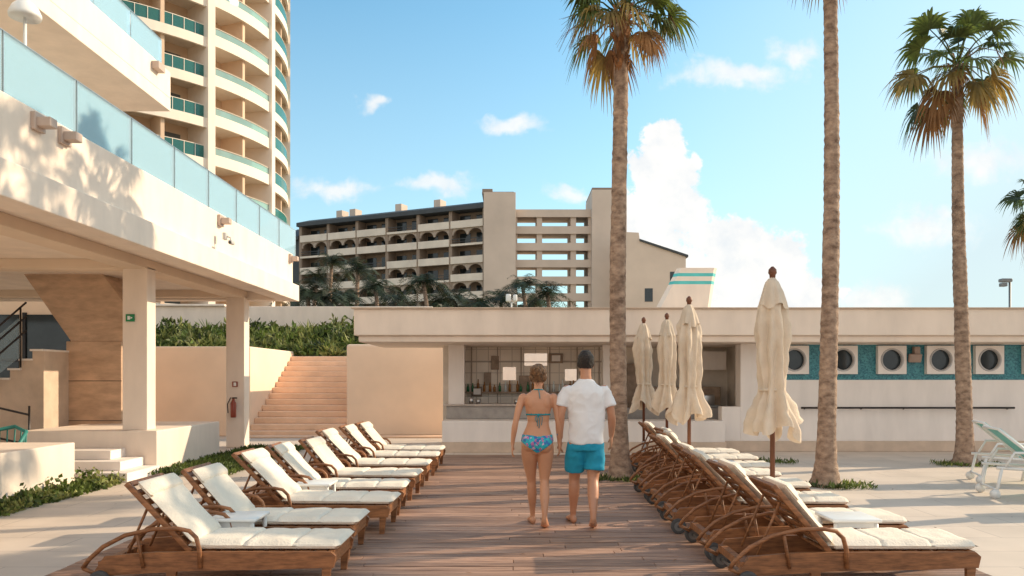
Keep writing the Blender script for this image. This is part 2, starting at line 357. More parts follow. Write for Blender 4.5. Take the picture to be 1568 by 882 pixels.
e=empty('rattan_armchair',(-7.0,11.9,.0)); b=MB()
b.loft([(-.6,0,.1,.2,.2),(-.6,0,.42,.26,.24)],20); b.tube([(-.86,-.2,.42),(-.9,.1,.75),(-.6,.28,.82),(-.32,.1,.75),(-.34,-.2,.42)],.03,8)
for i in range(9):
    a=math.pi*i/8; b.tube([(-.6+.26*math.cos(a),.05+.2*math.sin(a),.42),(-.6+.28*math.cos(a),.08+.2*math.sin(a),.78)],.012,6)
b.obj('frame',M('teal_rattan',(.03,.22,.2),.5),e)

# ------------------------------------------------------------------ vegetation
def leaves(b,n,samp,size,mi=0,up=.5,tones=(.5,1.5),asp=.35):
    for i in range(n):
        p=Vector(samp()); s=R(*size); d=Vector((R(-1,1),R(-1,1),R(-1,1)+up)).normalized(); sdv=d.cross(Vector((R(-1,1),R(-1,1),R(-1,1)))).normalized()*s*asp
        q=d.cross(sdv).normalized()*s*.15
        m_=mi if not isinstance(mi,tuple) else (mi[1] if noise.noise(p*1.3)+R(-.35,.35)>.12 else mi[0])
        b.add([p-d*s*.1,p+d*s*.45+sdv+q,p+d*s,p+d*s*.45-sdv+q],[(0,1,2,3)],m_,False,R(*tones))
def strip():
    x=R(-6.2,-5.75); y=R(4,11.85); h=.5+noise.noise(Vector((x*3,y*2.2,0))); return (x+.14*noise.noise(Vector((y*1.5,0,2))),y,abs(random.gauss(0,.10))*max(.1,h))
b=MB(); leaves(b,7500,strip,(.03,.10),mi=(0,1),tones=(.5,1.9)); b.obj('groundcover',[leaf_g,leaf_y],recalc=False)
def blobpatch(name,cx,cy,rx,ry,n,h,size):
    b=MB()
    def smp():
        while True:
            x,y=R(-1,1),R(-1,1)
            if x*x+y*y<1+.3*math.sin(5*math.atan2(y,x)+cx): return (cx+x*rx,cy+y*ry,R(0,h))
    leaves(b,n,smp,size,up=1.2,asp=.14,mi=(0,1)); return b.obj(name,[leaf_g,leaf_y],recalc=False)
b=MB(); leaves(b,6000,lambda:(R(-5.78,-4.5),R(12.6,17.6),R(0,.05)),(.04,.11),up=1.0,asp=.2)
b.obj('grass',leaf_g,recalc=False)
blobpatch('grass',1.66,12.1,.45,.35,500,.03,(.04,.11)); blobpatch('grass',4.66,11.35,.5,.3,450,.03,(.04,.11)); blobpatch('grass',8.1,14.2,.6,.35,450,.03,(.04,.10)); blobpatch('grass',4.6,14.6,.6,.35,400,.03,(.04,.10))
b=MB()
for i in range(110):
    x,y=R(-5.6,7),R(5,15); p=Vector((x,y,.031)); a=R(0,6.28); d=Vector((math.cos(a),math.sin(a),R(0,.25))); s_=Vector((-math.sin(a),math.cos(a),0))*R(.006,.014); l=R(.03,.08)
    b.add([p,p+d*l*.5+s_,p+d*l,p+d*l*.5-s_],[(0,1,2,3)],0,False,R(.5,1.3))
b.obj('fallen_leaves',frond_b,recalc=False)

# ------------------------------------------------------------------ garden terrace with stairs
b=MB(); b.box(-13.5,-7.0,21.3,25.6,0,2.4); b.obj('garden_retaining_wall',peach,None,.03)
b=MB(); b.box(-4.43,-1.0,21.3,25.6,0,2.46); b.obj('peach_garden_wall',peach,None,.06)
b=MB(); nst=14
for i in range(nst): b.box(-7.0,-4.43,21.0+i*.32,25.6,.16*i,.16*(i+1))
b.box(-7.2,-1.0,20.6,21.0,0,.05); b.obj('garden_steps',peachstep,None,.02)
b=MB(); b.prism_yz([(25.6,0),(25.6,2.2),(27,2.7),(30,3.3),(30,0)],-16,0); b.box(-20,0,30.3,52,0,3.2); b.obj('terrace_ground',M('garden_soil',(.11,.12,.04),.95,.3,2))
b=MB(); b.box(-17,-3.0,30,30.3,0,4.25); b.box(-17,-10.8,29.9,30.35,4.25,4.33); b.box(-17,-3,29.9,30.0,3.3,3.42); b.obj('garden_back_wall',stucco,None,.02)
b=MB()
def bank():
    while True:
        x=R(-14,-1.5); y=R(25.5,29.7); z=2.2+(y-25.6)*.25
        h=.28+.7*noise.noise(Vector((x*.7,y*.7,0)))+.3*noise.noise(Vector((x*2.1,y*2.1,4)))
        if h>.02 or R(0,1)<.25: return (x,y,z+R(0,1)**1.4*max(.04,h))
leaves(b,13000,bank,(.08,.30),up=.8,tones=(.35,1.7),asp=.22,mi=(0,1))
for i in range(90):
    cx,cy=R(-13,-4.4),R(25.6,28.5); cz=2.2+(cy-25.6)*.3; n=18; sc_=R(.6,1.4); mi_=random.choice((0,1,1))
    for k in range(n):
        a=2*math.pi*k/n+R(-.2,.2); el=R(.4,1.3); l=R(.35,.6)*sc_; d=Vector((math.cos(a)*math.cos(el),math.sin(a)*math.cos(el),math.sin(el))); s_=Vector((-math.sin(a),math.cos(a),0))*.03
        p=Vector((cx,cy,cz)); b.add([p-s_,p+s_,p+d*l*.6+s_,p+d*l+Vector((0,0,-.08)),p+d*l*.6-s_],[(0,1,2,3,4)],mi_,False,R(.8,1.8))
b.obj('shrub_bank',[leaf_g,leaf_y],recalc=False)

# ------------------------------------------------------------------ bar building
bar=empty('pool_bar_building')
b=MB(); b.box(-3.2,26,16.1,19.4,2.42,2.96); b.box(-3.12,26,16.18,19.38,2.29,2.42); b.obj('flat_roof',stucco,bar,.02)
b=MB(); b.box(-3.25,26,16.05,16.2,2.96,2.985);  b.obj('roof_coping',tanplinth,bar)
b=MB(); b.box(-1.46,4.45,16.62,17.4,.22,.66); b.box(-1.4,-1.05,17.5,17.85,.95,2.29); b.box(2.0,2.25,17.5,17.8,.95,2.29); b.box(4.85,5.65,16.9,17.3,.22,2.29)
b.box(5.65,26,16.9,17.2,.22,1.52); b.box(5.65,26,16.9,17.2,2.27,2.29); b.box(4.45,4.85,16.9,17.2,.22,.95); b.obj('white_walls',stucco_w,bar,.012)
b=MB(); b.box(-1.48,4.47,16.6,17.42,0,.22); b.box(4.47,26,16.88,17.3,0,.22); b.obj('plinth',tanplinth,bar,.01)
b=MB(); b.box(-1.44,2.3,17.42,17.95,.66,.95); b.box(2.3,4.85,17.9,18.3,.3,.88); b.obj('bar_counter',greycount,bar,.01)
b=MB(); b.box(-1.5,2.35,17.36,18.0,.95,.99); b.obj('counter_top',M('counter_stone',(.5,.42,.36),.3,.2,8),bar,.008)
tile=Mbrick('bar_back_tiles',(.90,.78,.66),(.84,.72,.60),(.62,.52,.43),1,.28,.28,.010,.4,.3,rot=(math.radians(90),0,0))
def wx(px,d): return (px-784)*d/1220
def wz(py,d): return 1.57+(578-py)*d/1220
D=18.9
wins=[(770,790,562,582),(803,838,541,560),(865,884,565,583)]
xs=sorted(set([-1.5,2.6]+[round(wx(p,D),3) for w_ in wins for p in w_[:2]])); zs=sorted(set([0,2.29]+[round(wz(p,D),3) for w_ in wins for p in w_[2:]]))
b=MB()
for i in range(len(xs)-1):
    for j in range(len(zs)-1):
        cx=(xs[i]+xs[i+1])/2; cz=(zs[j]+zs[j+1])/2
        if any(wx(w_[0],D)<cx<wx(w_[1],D) and wz(w_[3],D)<cz<wz(w_[2],D) for w_ in wins): continue
        b.box(xs[i],xs[i+1],D,D+.12,zs[j],zs[j+1])
b.obj('tiled_back_wall',tile,bar)
b=MB(); b.box(-1.5,5.6,25,25.2,0,3.4); b.obj('service_yard_wall',stucco_w)
b=MB(); b.box(2.6,5.2,19.25,19.4,0,2.29); b.box(5.2,5.35,17.2,19.4,0,2.29); b.box(-1.55,-1.4,17.9,19.4,0,2.29); b.box(-1.5,5.2,18.0,18.9,.0,.04); b.obj('inner_walls',M('inner_grey',(.78,.70,.61),.8,.1,2),bar)
b=MB()
F=D-.06
fr=[(722,738,592,607),(752,764,545,566),(741,752,570,590),(840,862,541,556),(888,905,545,575),(795,812,575,600),(900,918,590,612)]
for (a,c,t,d_) in fr: b.box(wx(a,F),wx(c,F),F,D-.003,wz(d_,F),wz(t,F))
b.box(-1.3,2.0,D-.22,D-.002,1.20,1.235)
b.box(3.2,4.9,18.7,19.2,.9,1.35); b.box(2.7,3.1,18.7,19.2,.5,1.9)
b.obj('bar_fittings',M('bar_fitting_wood',(.34,.24,.17),.5,.3,6),bar,.006)
b=MB()
for px in (722,762,798,842,884,918): b.box(wx(px,F)-.012,wx(px,F)+.012,D-.03,D-.001,.95,2.29)
b.box(-1.4,2.5,D-.034,D-.0015,1.93,1.95); b.obj('partition_frames',M('frame_brown',(.42,.32,.25),.5),bar)
b=MB(); b.box(4.15,5.0,18.6,18.65,1.75,2.18); b.box(wx(845,18.6),wx(858,18.6),18.6,18.63,wz(553,18.6),wz(544,18.6)); b.box(wx(725,18.6),wx(736,18.6),18.6,18.63,wz(604,18.6),wz(595,18.6)); b.obj('menu_boards',stucco_w,bar)
b=MB(); b.box(3.3,4.8,18.35,18.69,.88,.93); b.tube([(4.0,18.6,.93),(4.0,18.6,1.2),(4.0,18.5,1.26),(4.0,18.4,1.2)],.015); b.rbox((4.5,18.5,1.05),(.35,.3,.24),.02); b.rbox((3.0,18.2,1.02),(.3,.3,.25),.02)
b.obj('sink_unit',steel,bar)
b=MB()
for i in range(26): 
    x=-1.15+i*.125+R(-.03,.03); h_=R(.16,.30); b.loft([(x,D-.12,1.235,.032,.032),(x,D-.12,1.235+h_*.6,.032,.032),(x,D-.12,1.235+h_*.75,.013,.013),(x,D-.12,1.235+h_,.013,.013)],8,mi=random.choice((0,1,2)))
b.obj('bottles',[M('bottle_green',(.05,.18,.08),.15),M('bottle_amber',(.32,.14,.04),.15),M('bottle_clear',(.7,.75,.75),.1)],bar)
b=MB()
for (x,y_,h_) in ((-.9,17.6,.14),(-.75,17.66,.1),(1.55,17.6,.2),(1.75,17.62,.12),(.1,17.6,.09)): b.loft([(x,y_,.99,.05,.05),(x,y_,.99+h_,.06,.06)],12)
b.obj('counter_items',steel,bar)
tealm=bpy.data.materials.new('teal_mosaic'); tealm.use_nodes=True; n_=tealm.node_tree.nodes; l_=tealm.node_tree.links
vo=n_.new('ShaderNodeTexVoronoi'); vo.inputs['Scale'].default_value=38; tcx=n_.new('ShaderNodeTexCoord'); l_.new(tcx.outputs['Object'],vo.inputs['Vector'])
rr=n_.new('ShaderNodeValToRGB'); rr.color_ramp.elements[0].color=(.015,.12,.17,1); rr.color_ramp.elements[1].color=(.07,.30,.33,1); sc=n_.new('ShaderNodeSeparateColor'); l_.new(vo.outputs['Color'],sc.inputs[0]); l_.new(sc.outputs[0],rr.inputs[0]); l_.new(rr.outputs[0],n_['Principled BSDF'].inputs['Base Color']); n_['Principled BSDF'].inputs['Roughness'].default_value=.35
b=MB(); b.box(5.65,26,16.95,17.2,1.52,2.27); b.obj('teal_mosaic_band',tealm,bar)
kk=16.85/1220; rimm=M('rim',(.5,.47,.45),.4)
for i in range(10):
    cx=(1217+i*74.7-784)*kk; cz=1.57+(578-551)*kk; h=.30; r=.245; b=MB(); n=32; vs=[];fs=[]
    for yv in (16.84,16.948):
        for j in range(n):
            a=2*math.pi*j/n; c,q=math.cos(a),math.sin(a); m_=h/max(abs(c),abs(q)); vs.append((cx+m_*c,yv,cz+m_*q)); vs.append((cx+r*c,yv,cz+r*q))
    o=2*n
    for j in range(n):
        j2=(j+1)%n; fs+= [(2*j,2*j2,2*j2+1,2*j+1),(o+2*j,o+2*j+1,o+2*j2+1,o+2*j2),(2*j,o+2*j,o+2*j2,2*j2),(2*j+1,2*j2+1,o+2*j2+1,o+2*j+1)]
    b.add(vs,fs); b.obj('porthole_frame',stucco_w,bar)
    b=MB(); b.tube([(cx,16.93,cz),(cx,16.947,cz)],r-.002,32,ref=(0,0,1),smooth=False); b.obj('porthole_glass',win_d,bar)
    b=MB(); vs=[];fs=[]
    for j in range(n):
        a=2*math.pi*j/n
        for (rr_,yv) in ((r-.002,16.83),(r-.03,16.82),(r-.03,16.92)): vs.append((cx+rr_*math.cos(a),yv,cz+rr_*math.sin(a)))
    for j in range(n):
        for q in range(2): fs.append((j*3+q,j*3+q+1,((j+1)%n)*3+q+1,((j+1)%n)*3+q))
    b.add(vs,fs,0,True); b.obj('porthole_rim',rimm,bar)
b=MB(); b.tube([(6.1,16.8,.93),(10.6,16.8,.93)],.022,10)
for x in (6.2,7.4,8.3,9.4,10.5): b.tube([(x,16.8,.93),(x,16.9,.90)],.012,6)
b.obj('handrail',metal_d,bar)
b=MB(); b.rbox((8.55,16.85,2.14),(.12,.14,.16),.02); b.rbox((8.5,16.8,1.98),(.26,.08,.18),.02,rot=Matrix.Rotation(.3,4,'X')); b.obj('wall_floodlight',M('floodlight_housing',(.35,.25,.2),.5),bar)
e=empty('ship_funnel'); b=MB(); Df=19.0; f=Df/1220
bands=[(478,1001,1087),(436,1023.5,1093),(431,1026,1093.7),(424,1030,1095.2),(419,1032,1096),(414.5,1034.5,1097),(411,1036,1098)]
for i in range(len(bands)-1):
    y0,a0,c0=bands[i]; y1,a1,c1=bands[i+1]; mi=1 if i in (1,3) else 0
    vs=[]
    for (yy2,aa,cc) in ((y0,a0,c0),(y1,a1,c1)):
        for (px,dy) in ((aa,.0),(aa+6,-.12),(cc-6,-.12),(cc,0),(cc-6,.35),(aa+6,.35)): vs.append((wx(px,Df),Df+dy,wz(yy2,Df)))
    b.add(vs,[(k_,(k_+1)%6,(k_+1)%6+6,k_+6) for k_ in range(6)]+([(6,7,8,9,10,11)] if i==len(bands)-2 else []),mi)
b.obj('funnel_body',[stucco,M('funnel_stripe_teal',(.10,.55,.53),.5)],e)
# ------------------------------------------------------------------ curved tower
C=(-38.5,74); tw=empty('curved_apartment_tower')
wb=MB();gl=MB();gp=MB();bb=MB();wn_=MB();col=MB();rl_=MB()
A0,A1=-150,60
for fl in range(15):
    z=fl*3.25-.6
    wb.arc(C,14.4,17,A0,A1,z,z+.32)
    wb.arc(C,16.82,17.02,-34,-8,z-.1,z+.80)
    wb.arc(C,16.82,17.04,-8,A1,z-.45,z+.32); wb.arc(C,16.82,17.04,A0,-34,z-.45,z+.32)
    gp.arc(C,16.9,16.94,-33.5,-8.5,z+.80,z+1.35); gl.arc(C,16.9,16.94,-7.5,A1,z+.32,z+1.4); gl.arc(C,16.6,16.64,A0,-34.6,z+.32,z+1.4)
    wb.arc(C,16.58,16.66,A0,-34.6,z+1.4,z+1.45); wb.arc(C,16.88,16.96,-33.5,A1,z+1.4,z+1.44)
    a=A0
    while a<-35: rl_.arc(C,16.57,16.67,a,a+.15,z+.3,z+1.4,n=1); a+=3.2
    a=A0
    while a<A1:
        wn_.arc(C,14.38,14.44,a+1.5,a+8,z+.35,z+2.5); a+=13
bb.arc(C,5,14.4,A0,A1,-.5,50)
for a in (-138,-112,-86,-60,-34.2,-8.1,18,44):
    col.arc(C,14.4,17.25,a-1.1,a+1.1,-.5,50,n=1)
for a in (-99,-73,-47,-21,5):
    bb.arc(C,14.4,16.7,a-.5,a+.5,-.5,50,n=1)
wb.obj('slabs_and_parapets',tower_w,tw); gl.obj('glass_railings',glass_t,tw); gp.obj('pale_glass_railings',glass_p,tw); rl_.obj('railing_posts',tower_w,tw); bb.obj('core_walls',tower_b,tw); wn_.obj('windows',M('tower_windows',(.16,.17,.17),.15,.3,.3),tw); col.obj('piers',tower_w,tw)

# ------------------------------------------------------------------ background hotel
h=empty('background_hotel',(-4.5,130,0),math.radians(-25.4))
Lh=38; nb=6; bwid=Lh/nb
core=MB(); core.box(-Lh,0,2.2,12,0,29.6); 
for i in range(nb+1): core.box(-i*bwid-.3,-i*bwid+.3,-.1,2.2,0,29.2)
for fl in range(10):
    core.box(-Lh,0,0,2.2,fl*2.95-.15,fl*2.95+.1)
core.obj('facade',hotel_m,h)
par=MB(); ar=MB(); wd=MB(); rl=MB()
for fl in range(10):
    z=fl*2.95+.1
    for i in range(nb):
        x1=-i*bwid-.3; x0=-(i+1)*bwid+.3
        if (i*2+fl)%5!=3: par.box(x0-.15,x1+.15,-.35,-.1,z-.35,z+.85)
        else:
            rl.box(x0,x1,-.2,-.12,z+.75,z+.85); rl.box(x0,x1,-.2,-.12,z+.35,z+.42); par.box(x0-.15,x1+.15,-.35,-.1,z-.35,z)
        wd.box(x0+.3,x0+2.3,2.14,2.2,z,z+2.1); wd.box(x1-2.3,x1-.4,2.14,2.2,z,z+2.1)
        if (fl in (3,5,8)) or (fl in (2,6) and i%2==0):
            for q in range(2):
                a0=x0+q*(x1-x0)/2; a1=a0+(x1-x0)/2; m_=(a0+a1)/2; r_=(a1-a0)/2-.15; zt=z+2.7
                pts=[(a0,zt),(a0,z+1.5)]+[(m_-r_*math.cos(math.pi*t/8),z+1.5+.95*math.sin(math.pi*t/8)) for t in range(9)]+[(a1,z+1.5),(a1,zt)]
                half=len(pts)//2
                L_=pts[:half+1]+[(m_,zt)]; R_=[(m_,zt)]+pts[half:]
                ar.prism_xz(L_,.0,.3); ar.prism_xz(R_,.0,.3)
par.obj('balcony_parapets',hotel_w,h); ar.obj('balcony_arches',M('hotel_arch',(.44,.35,.28),.85),h); wd.obj('windows',win_d,h); rl.obj('balcony_rails',roofdark,h)
b=MB(); b.prism_yz([(-.6,29.2),(-.6,29.9),(3,31.0),(12,31.0),(12,29.2)],-Lh-.5,.3); b.obj('roof',roofdark,h)
b=MB()
for x in (-33,-30,-20,-12,-2): b.box(x,x+1.3,4,6,31,32.5)
b.obj('roof_vents',hotel_side,h)
b=MB(); b.box(-Lh-4,-Lh-.01,1,12,0,27); b.prism_yz([(0,27),(0,27.6),(5,30),(12,30),(12,27)],-Lh-5,-Lh-.6); b.obj('end_wing',roofdark,h)
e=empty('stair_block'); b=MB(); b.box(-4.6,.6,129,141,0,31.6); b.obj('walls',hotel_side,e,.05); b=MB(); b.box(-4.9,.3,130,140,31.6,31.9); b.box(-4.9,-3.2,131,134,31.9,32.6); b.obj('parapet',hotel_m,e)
g=empty('parking_structure'); b=MB(); Dg=131; q=Dg/1220
for px in (788,826,878,905): b.box(wx(px,Dg)-.45,wx(px,Dg)+.45,Dg,Dg+8,0,28.5)
for i in range(11):
    z=28.9-i*2.75; b.box(.4,13,Dg-.2,Dg+8,z-.35,z); b.box(.4,13,Dg-.35,Dg-.05,z-1.0,z+.25)
b.obj('frame',hotel_side,g)
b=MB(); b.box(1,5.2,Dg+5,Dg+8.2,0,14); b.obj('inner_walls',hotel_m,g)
e=empty('hotel_tower_block'); b=MB(); b.box(12.95,18.6,129,140,0,32); b.obj('walls',hotel_side,e,.05); b=MB(); b.box(13.0,16.5,129.3,139.8,32,32.4); b.obj('parapet',hotel_m,e)
e=empty('beige_house_block'); b=MB(); q=120
b.prism_xz([(16.0,0),(16.0,wz(390,q)),(17.1,wz(390,q)),(17.1,wz(355,q)),(19.1,wz(356,q)),(19.3,wz(369,q)),(26.2,wz(393,q)),(26.2,0)],120,132); b.obj('walls',M('sand_wall',(.70,.56,.45),.85,.08,.2),e,.03)
b=MB(); b.prism_xz([(19.2,wz(369,q)),(19.2,wz(366,q)),(26.5,wz(390.5,q)),(26.5,wz(394,q))],119.7,132.2); b.obj('roof_edge',roofdark,e)
b=MB(); b.box(23.8,24.9,119.95,120,15.5,17.5); b.box(23.8,24.9,119.95,120,11,13); b.box(20,21.2,119.95,120,13,15); b.obj('windows',win_d,e)

# ------------------------------------------------------------------ lamps behind
e=empty('street_lamp',(0,30.6,3.2)); b=MB(); b.tube([(-.02,0,0),(-.02,0,1.25)],.03,8); b.tube([(-.2,0,1.35),(-.02,0,1.2),(.16,0,1.35)],.02,6); b.rbox((-.14,0,1.42),(.2,.25,.3),.05); b.rbox((.12,0,1.42),(.16,.25,.26),.05); b.obj('post_and_heads',plastic,e)
e=empty('street_lamp',(13.75,22,0)); b=MB(); b.tube([(0,0,0),(0,0,4.2)],.03,8); b.rbox((-.12,0,4.25),(.30,.2,.10),.03); b.rbox((-.18,0,4.13),(.16,.16,.10),.02); b.obj('post_and_head',M('lamp_grey',(.22,.24,.26),.5),e)

# ------------------------------------------------------------------ palms
def fan_leaf(b,base,az,el,pet,Rr,droop,mi,tone,nb=28):
    d=Vector((math.cos(az)*math.cos(el),math.sin(az)*math.cos(el),math.sin(el)))
    g=Vector((0,0,-1)); mid=base+d*pet*.5; hub=base+d*pet+g*droop*pet*.22
    b.tube([base,mid+Vector((0,0,.03)),hub],[.018,.012,.009],5,mi,tone*.9)
    fd=(hub-mid).normalized(); sdv=fd.cross(Vector((0,0,1)))
    if sdv.length<.1: sdv=Vector((1,0,0))
    sdv.normalize(); n=sdv.cross(fd).normalized()
    rot=Matrix.Rotation(R(-.9,.9),3,fd); sdv=rot@sdv; n=rot@n
    sp_=R(95,130)
    for i in range(nb):
        a=math.radians(-sp_+2*sp_*(i+R(-.25,.25))/(nb-1)); dl=(fd*math.cos(a)+sdv*math.sin(a)).normalized()
        ll=Rr*(.72+.28*math.cos(a*.8))*R(.85,1.08); per=n.cross(dl).normalized(); wv=Rr*.044
        zz=(1 if i%2 else -1)*.012
        fold=abs(math.sin(a))*.28; br=R(.2,1.5)
        pts=[]
        for t,wf in ((.0,.15),(.35,.95),(.6,1.0),(.82,.42),(1.0,.03)):
            dr=(t**2.2)*droop*ll*.8+ (max(0,t-.6)**1.3)*ll*br
            p=hub+dl*ll*t*(1-.12*droop*t)+n*(fold*ll*t+zz)+g*dr
            pts.append((p-per*wv*wf,p+per*wv*wf))
        vs=[x for pr in pts for x in pr]; b.add(vs,[(2*j,2*j+1,2*j+3,2*j+2) for j in range(4)],mi,False,tone*R(.7,1.3))
def fan_palm(name,x,y,htop,r0=.13,r1=.105,lean=(0,0),nf=22,scale=1.0,seed=1,bootlen=.9,elmin=-50,dry=.8):
    random.seed(seed); e=empty(name,(x,y,0)); b=MB(); pts=[];rads=[];nn=int(htop/.06)
    for i in range(nn+1):
        t=i/nn; z=htop*t
        ra=r1+(r0-r1)*(1-t)+ (.11*math.exp(-z/.20)) + (.005 if i%2 else 0)+R(-.004,.004)+.008*noise.noise(Vector((z*1.3,seed,0)))
        pts.append((lean[0]*t+.03*math.sin(t*5+seed),lean[1]*t+.03*math.sin(t*4+seed*2),z)); rads.append(ra)
    b.tube(pts,rads,16,0); 
    b.obj('trunk',bark,e)
    top=Vector(pts[-1]); b=MB()
    for i in range(int(bootlen*120)):
        t=R(0,1)**.8; p=top-Vector((0,0,bootlen*t)); a=R(0,6.28); o=Vector((math.cos(a),math.sin(a),0)); s_=Vector((-math.sin(a),math.cos(a),0))*R(.015,.035); rr_=r1+.005
        q=p+o*rr_; ln=R(.08,.18)*(1.3-.7*t); b.add([q-s_,q+s_,q+o*R(.02,.10)*(1.3-.8*t)+Vector((0,0,ln))+s_*.4,q+o*R(.02,.09)*(1.3-.8*t)+Vector((0,0,ln))-s_*.4,q-Vector((0,0,.08))],[(0,1,2,3),(0,4,1)],0,False,R(.5,1.5))
    b.obj('leaf_bases',boot,e,recalc=False)
    b=MB()
    for i in range(nf):
        t=(i+.5)/nf; az=i*2.39996+R(-.35,.35); el=math.radians(80-(80-elmin)*t**.9+R(-12,12))
        base=top+Vector((math.cos(az)*.06,math.sin(az)*.06,.12-.25*t))
        dead=t>dry+.06; yel=t>dry-.2
        mi=2 if dead else (1 if (yel and R(0,1)<.5) else 0)
        fan_leaf(b,base,az,el,R(.48,.74)*scale*(.8 if dead else 1),R(.46,.60)*scale*(.85 if dead else 1),.2+.7*t,mi,R(.7,1.4))
    for i in range(5):
        a=R(0,6.28); p=[top+Vector((math.cos(a)*r_,math.sin(a)*r_,z_))*1.0 for r_,z_ in ((.05,.0),(.4,.15),(.7,.0),(.85,-.35))]; b.tube(p,[.010,.008,.006,.004],5,2,.9)
        for j in range(12): q=p[3]+Vector((R(-.15,.15),R(-.15,.15),R(-.25,.35))); b.tube([p[2],q],[.004,.002],3,2,.9)
    b.obj('crown',[frond_g,frond_y,frond_b],e,recalc=False)
    return e
fan_palm('fan_palm',1.66,12.2,7.12,lean=(-.02,0),r1=.105,seed=3,nf=34,scale=.96,bootlen=.85,elmin=-28)
fan_palm('fan_palm',4.55,11.5,8.2,lean=(.06,0),seed=5,nf=26,scale=.95,r1=.085,bootlen=.9)
fan_palm('fan_palm',8.1,14.3,7.2,lean=(-.1,0),seed=8,nf=28,scale=1.05,r1=.08,r0=.14,bootlen=.7,elmin=-58)
fan_palm('fan_palm',13.9,20.5,6.0,seed=11,nf=26,scale=1.15)
fan_palm('fan_palm',10.2,10.6,6.6,seed=14,nf=24,scale=1.0)
fan_palm('fan_palm',12.6,12.6,7.4,seed=17,nf=24,scale=1.0)
fan_palm('fan_palm',8.8,7.6,7.6,seed=19,nf=24,scale=1.0)
random.seed(21)
b=MB()
def feather(b,x,y,z0,zt,cr):
    b.tube([(x,y,z0),(x+R(-.5,.5),y,(z0+zt)/2),(x,y,zt)],[.22,.16,.13],7,1)
    top=Vector((x,y,zt))
    for i in range(19):
        az=i*2.4+R(-.2,.2); el=R(-.3,1.25); l=cr*R(.85,1.25); pts=[]
        d=Vector((math.cos(az)*math.cos(el),math.sin(az)*math.cos(el),math.sin(el)))
        tn=R(.4,1.6); s_=d.cross(Vector((0,0,1))).normalized()
        for j in range(9):
            t=j/8; pts.append(top+d*l*t+Vector((0,0,-l*.75*t*t)))
        for j in range(1,9):
            for sg in (-1,1):
                for hh in (0,.33,.66):
                    p=pts[j-1].lerp(pts[j],hh); tl=cr*.28*(1.1-.6*j/8); q=p+s_*sg*tl+Vector((0,0,-tl*R(.4,.9)))+d*tl*.5; w_=(pts[j]-pts[j-1])*.22
                    b.add([p,p+w_,q],[(0,1,2)],0,False,tn)
for (px,py,d) in ((485,418,60),(508,392,64),(548,402,60),(575,432,55),(470,440,52),(606,445,58),(648,422,54),(698,448,58),(738,455,55),(768,450,57),(800,428,56),(838,440,55),(528,445,54),(820,455,60),(672,455,57),(495,450,52)):
    feather(b,wx(px,d),d,2,wz(py+8,d),2.3)
b.obj('palm_grove',[leaf_d,bark],recalc=False)
b=MB()
def bushes():
    x=R(-17,6); y=R(46,52); top=5.2+1.0*noise.noise(Vector((x*.35,3,0)))+.5*noise.noise(Vector((x*1.3,y,0))); return (x,y,R(2.5,top))
leaves(b,11000,bushes,(.2,.55),tones=(.3,1.6)); b.obj('bushes',leaf_d,recalc=False)

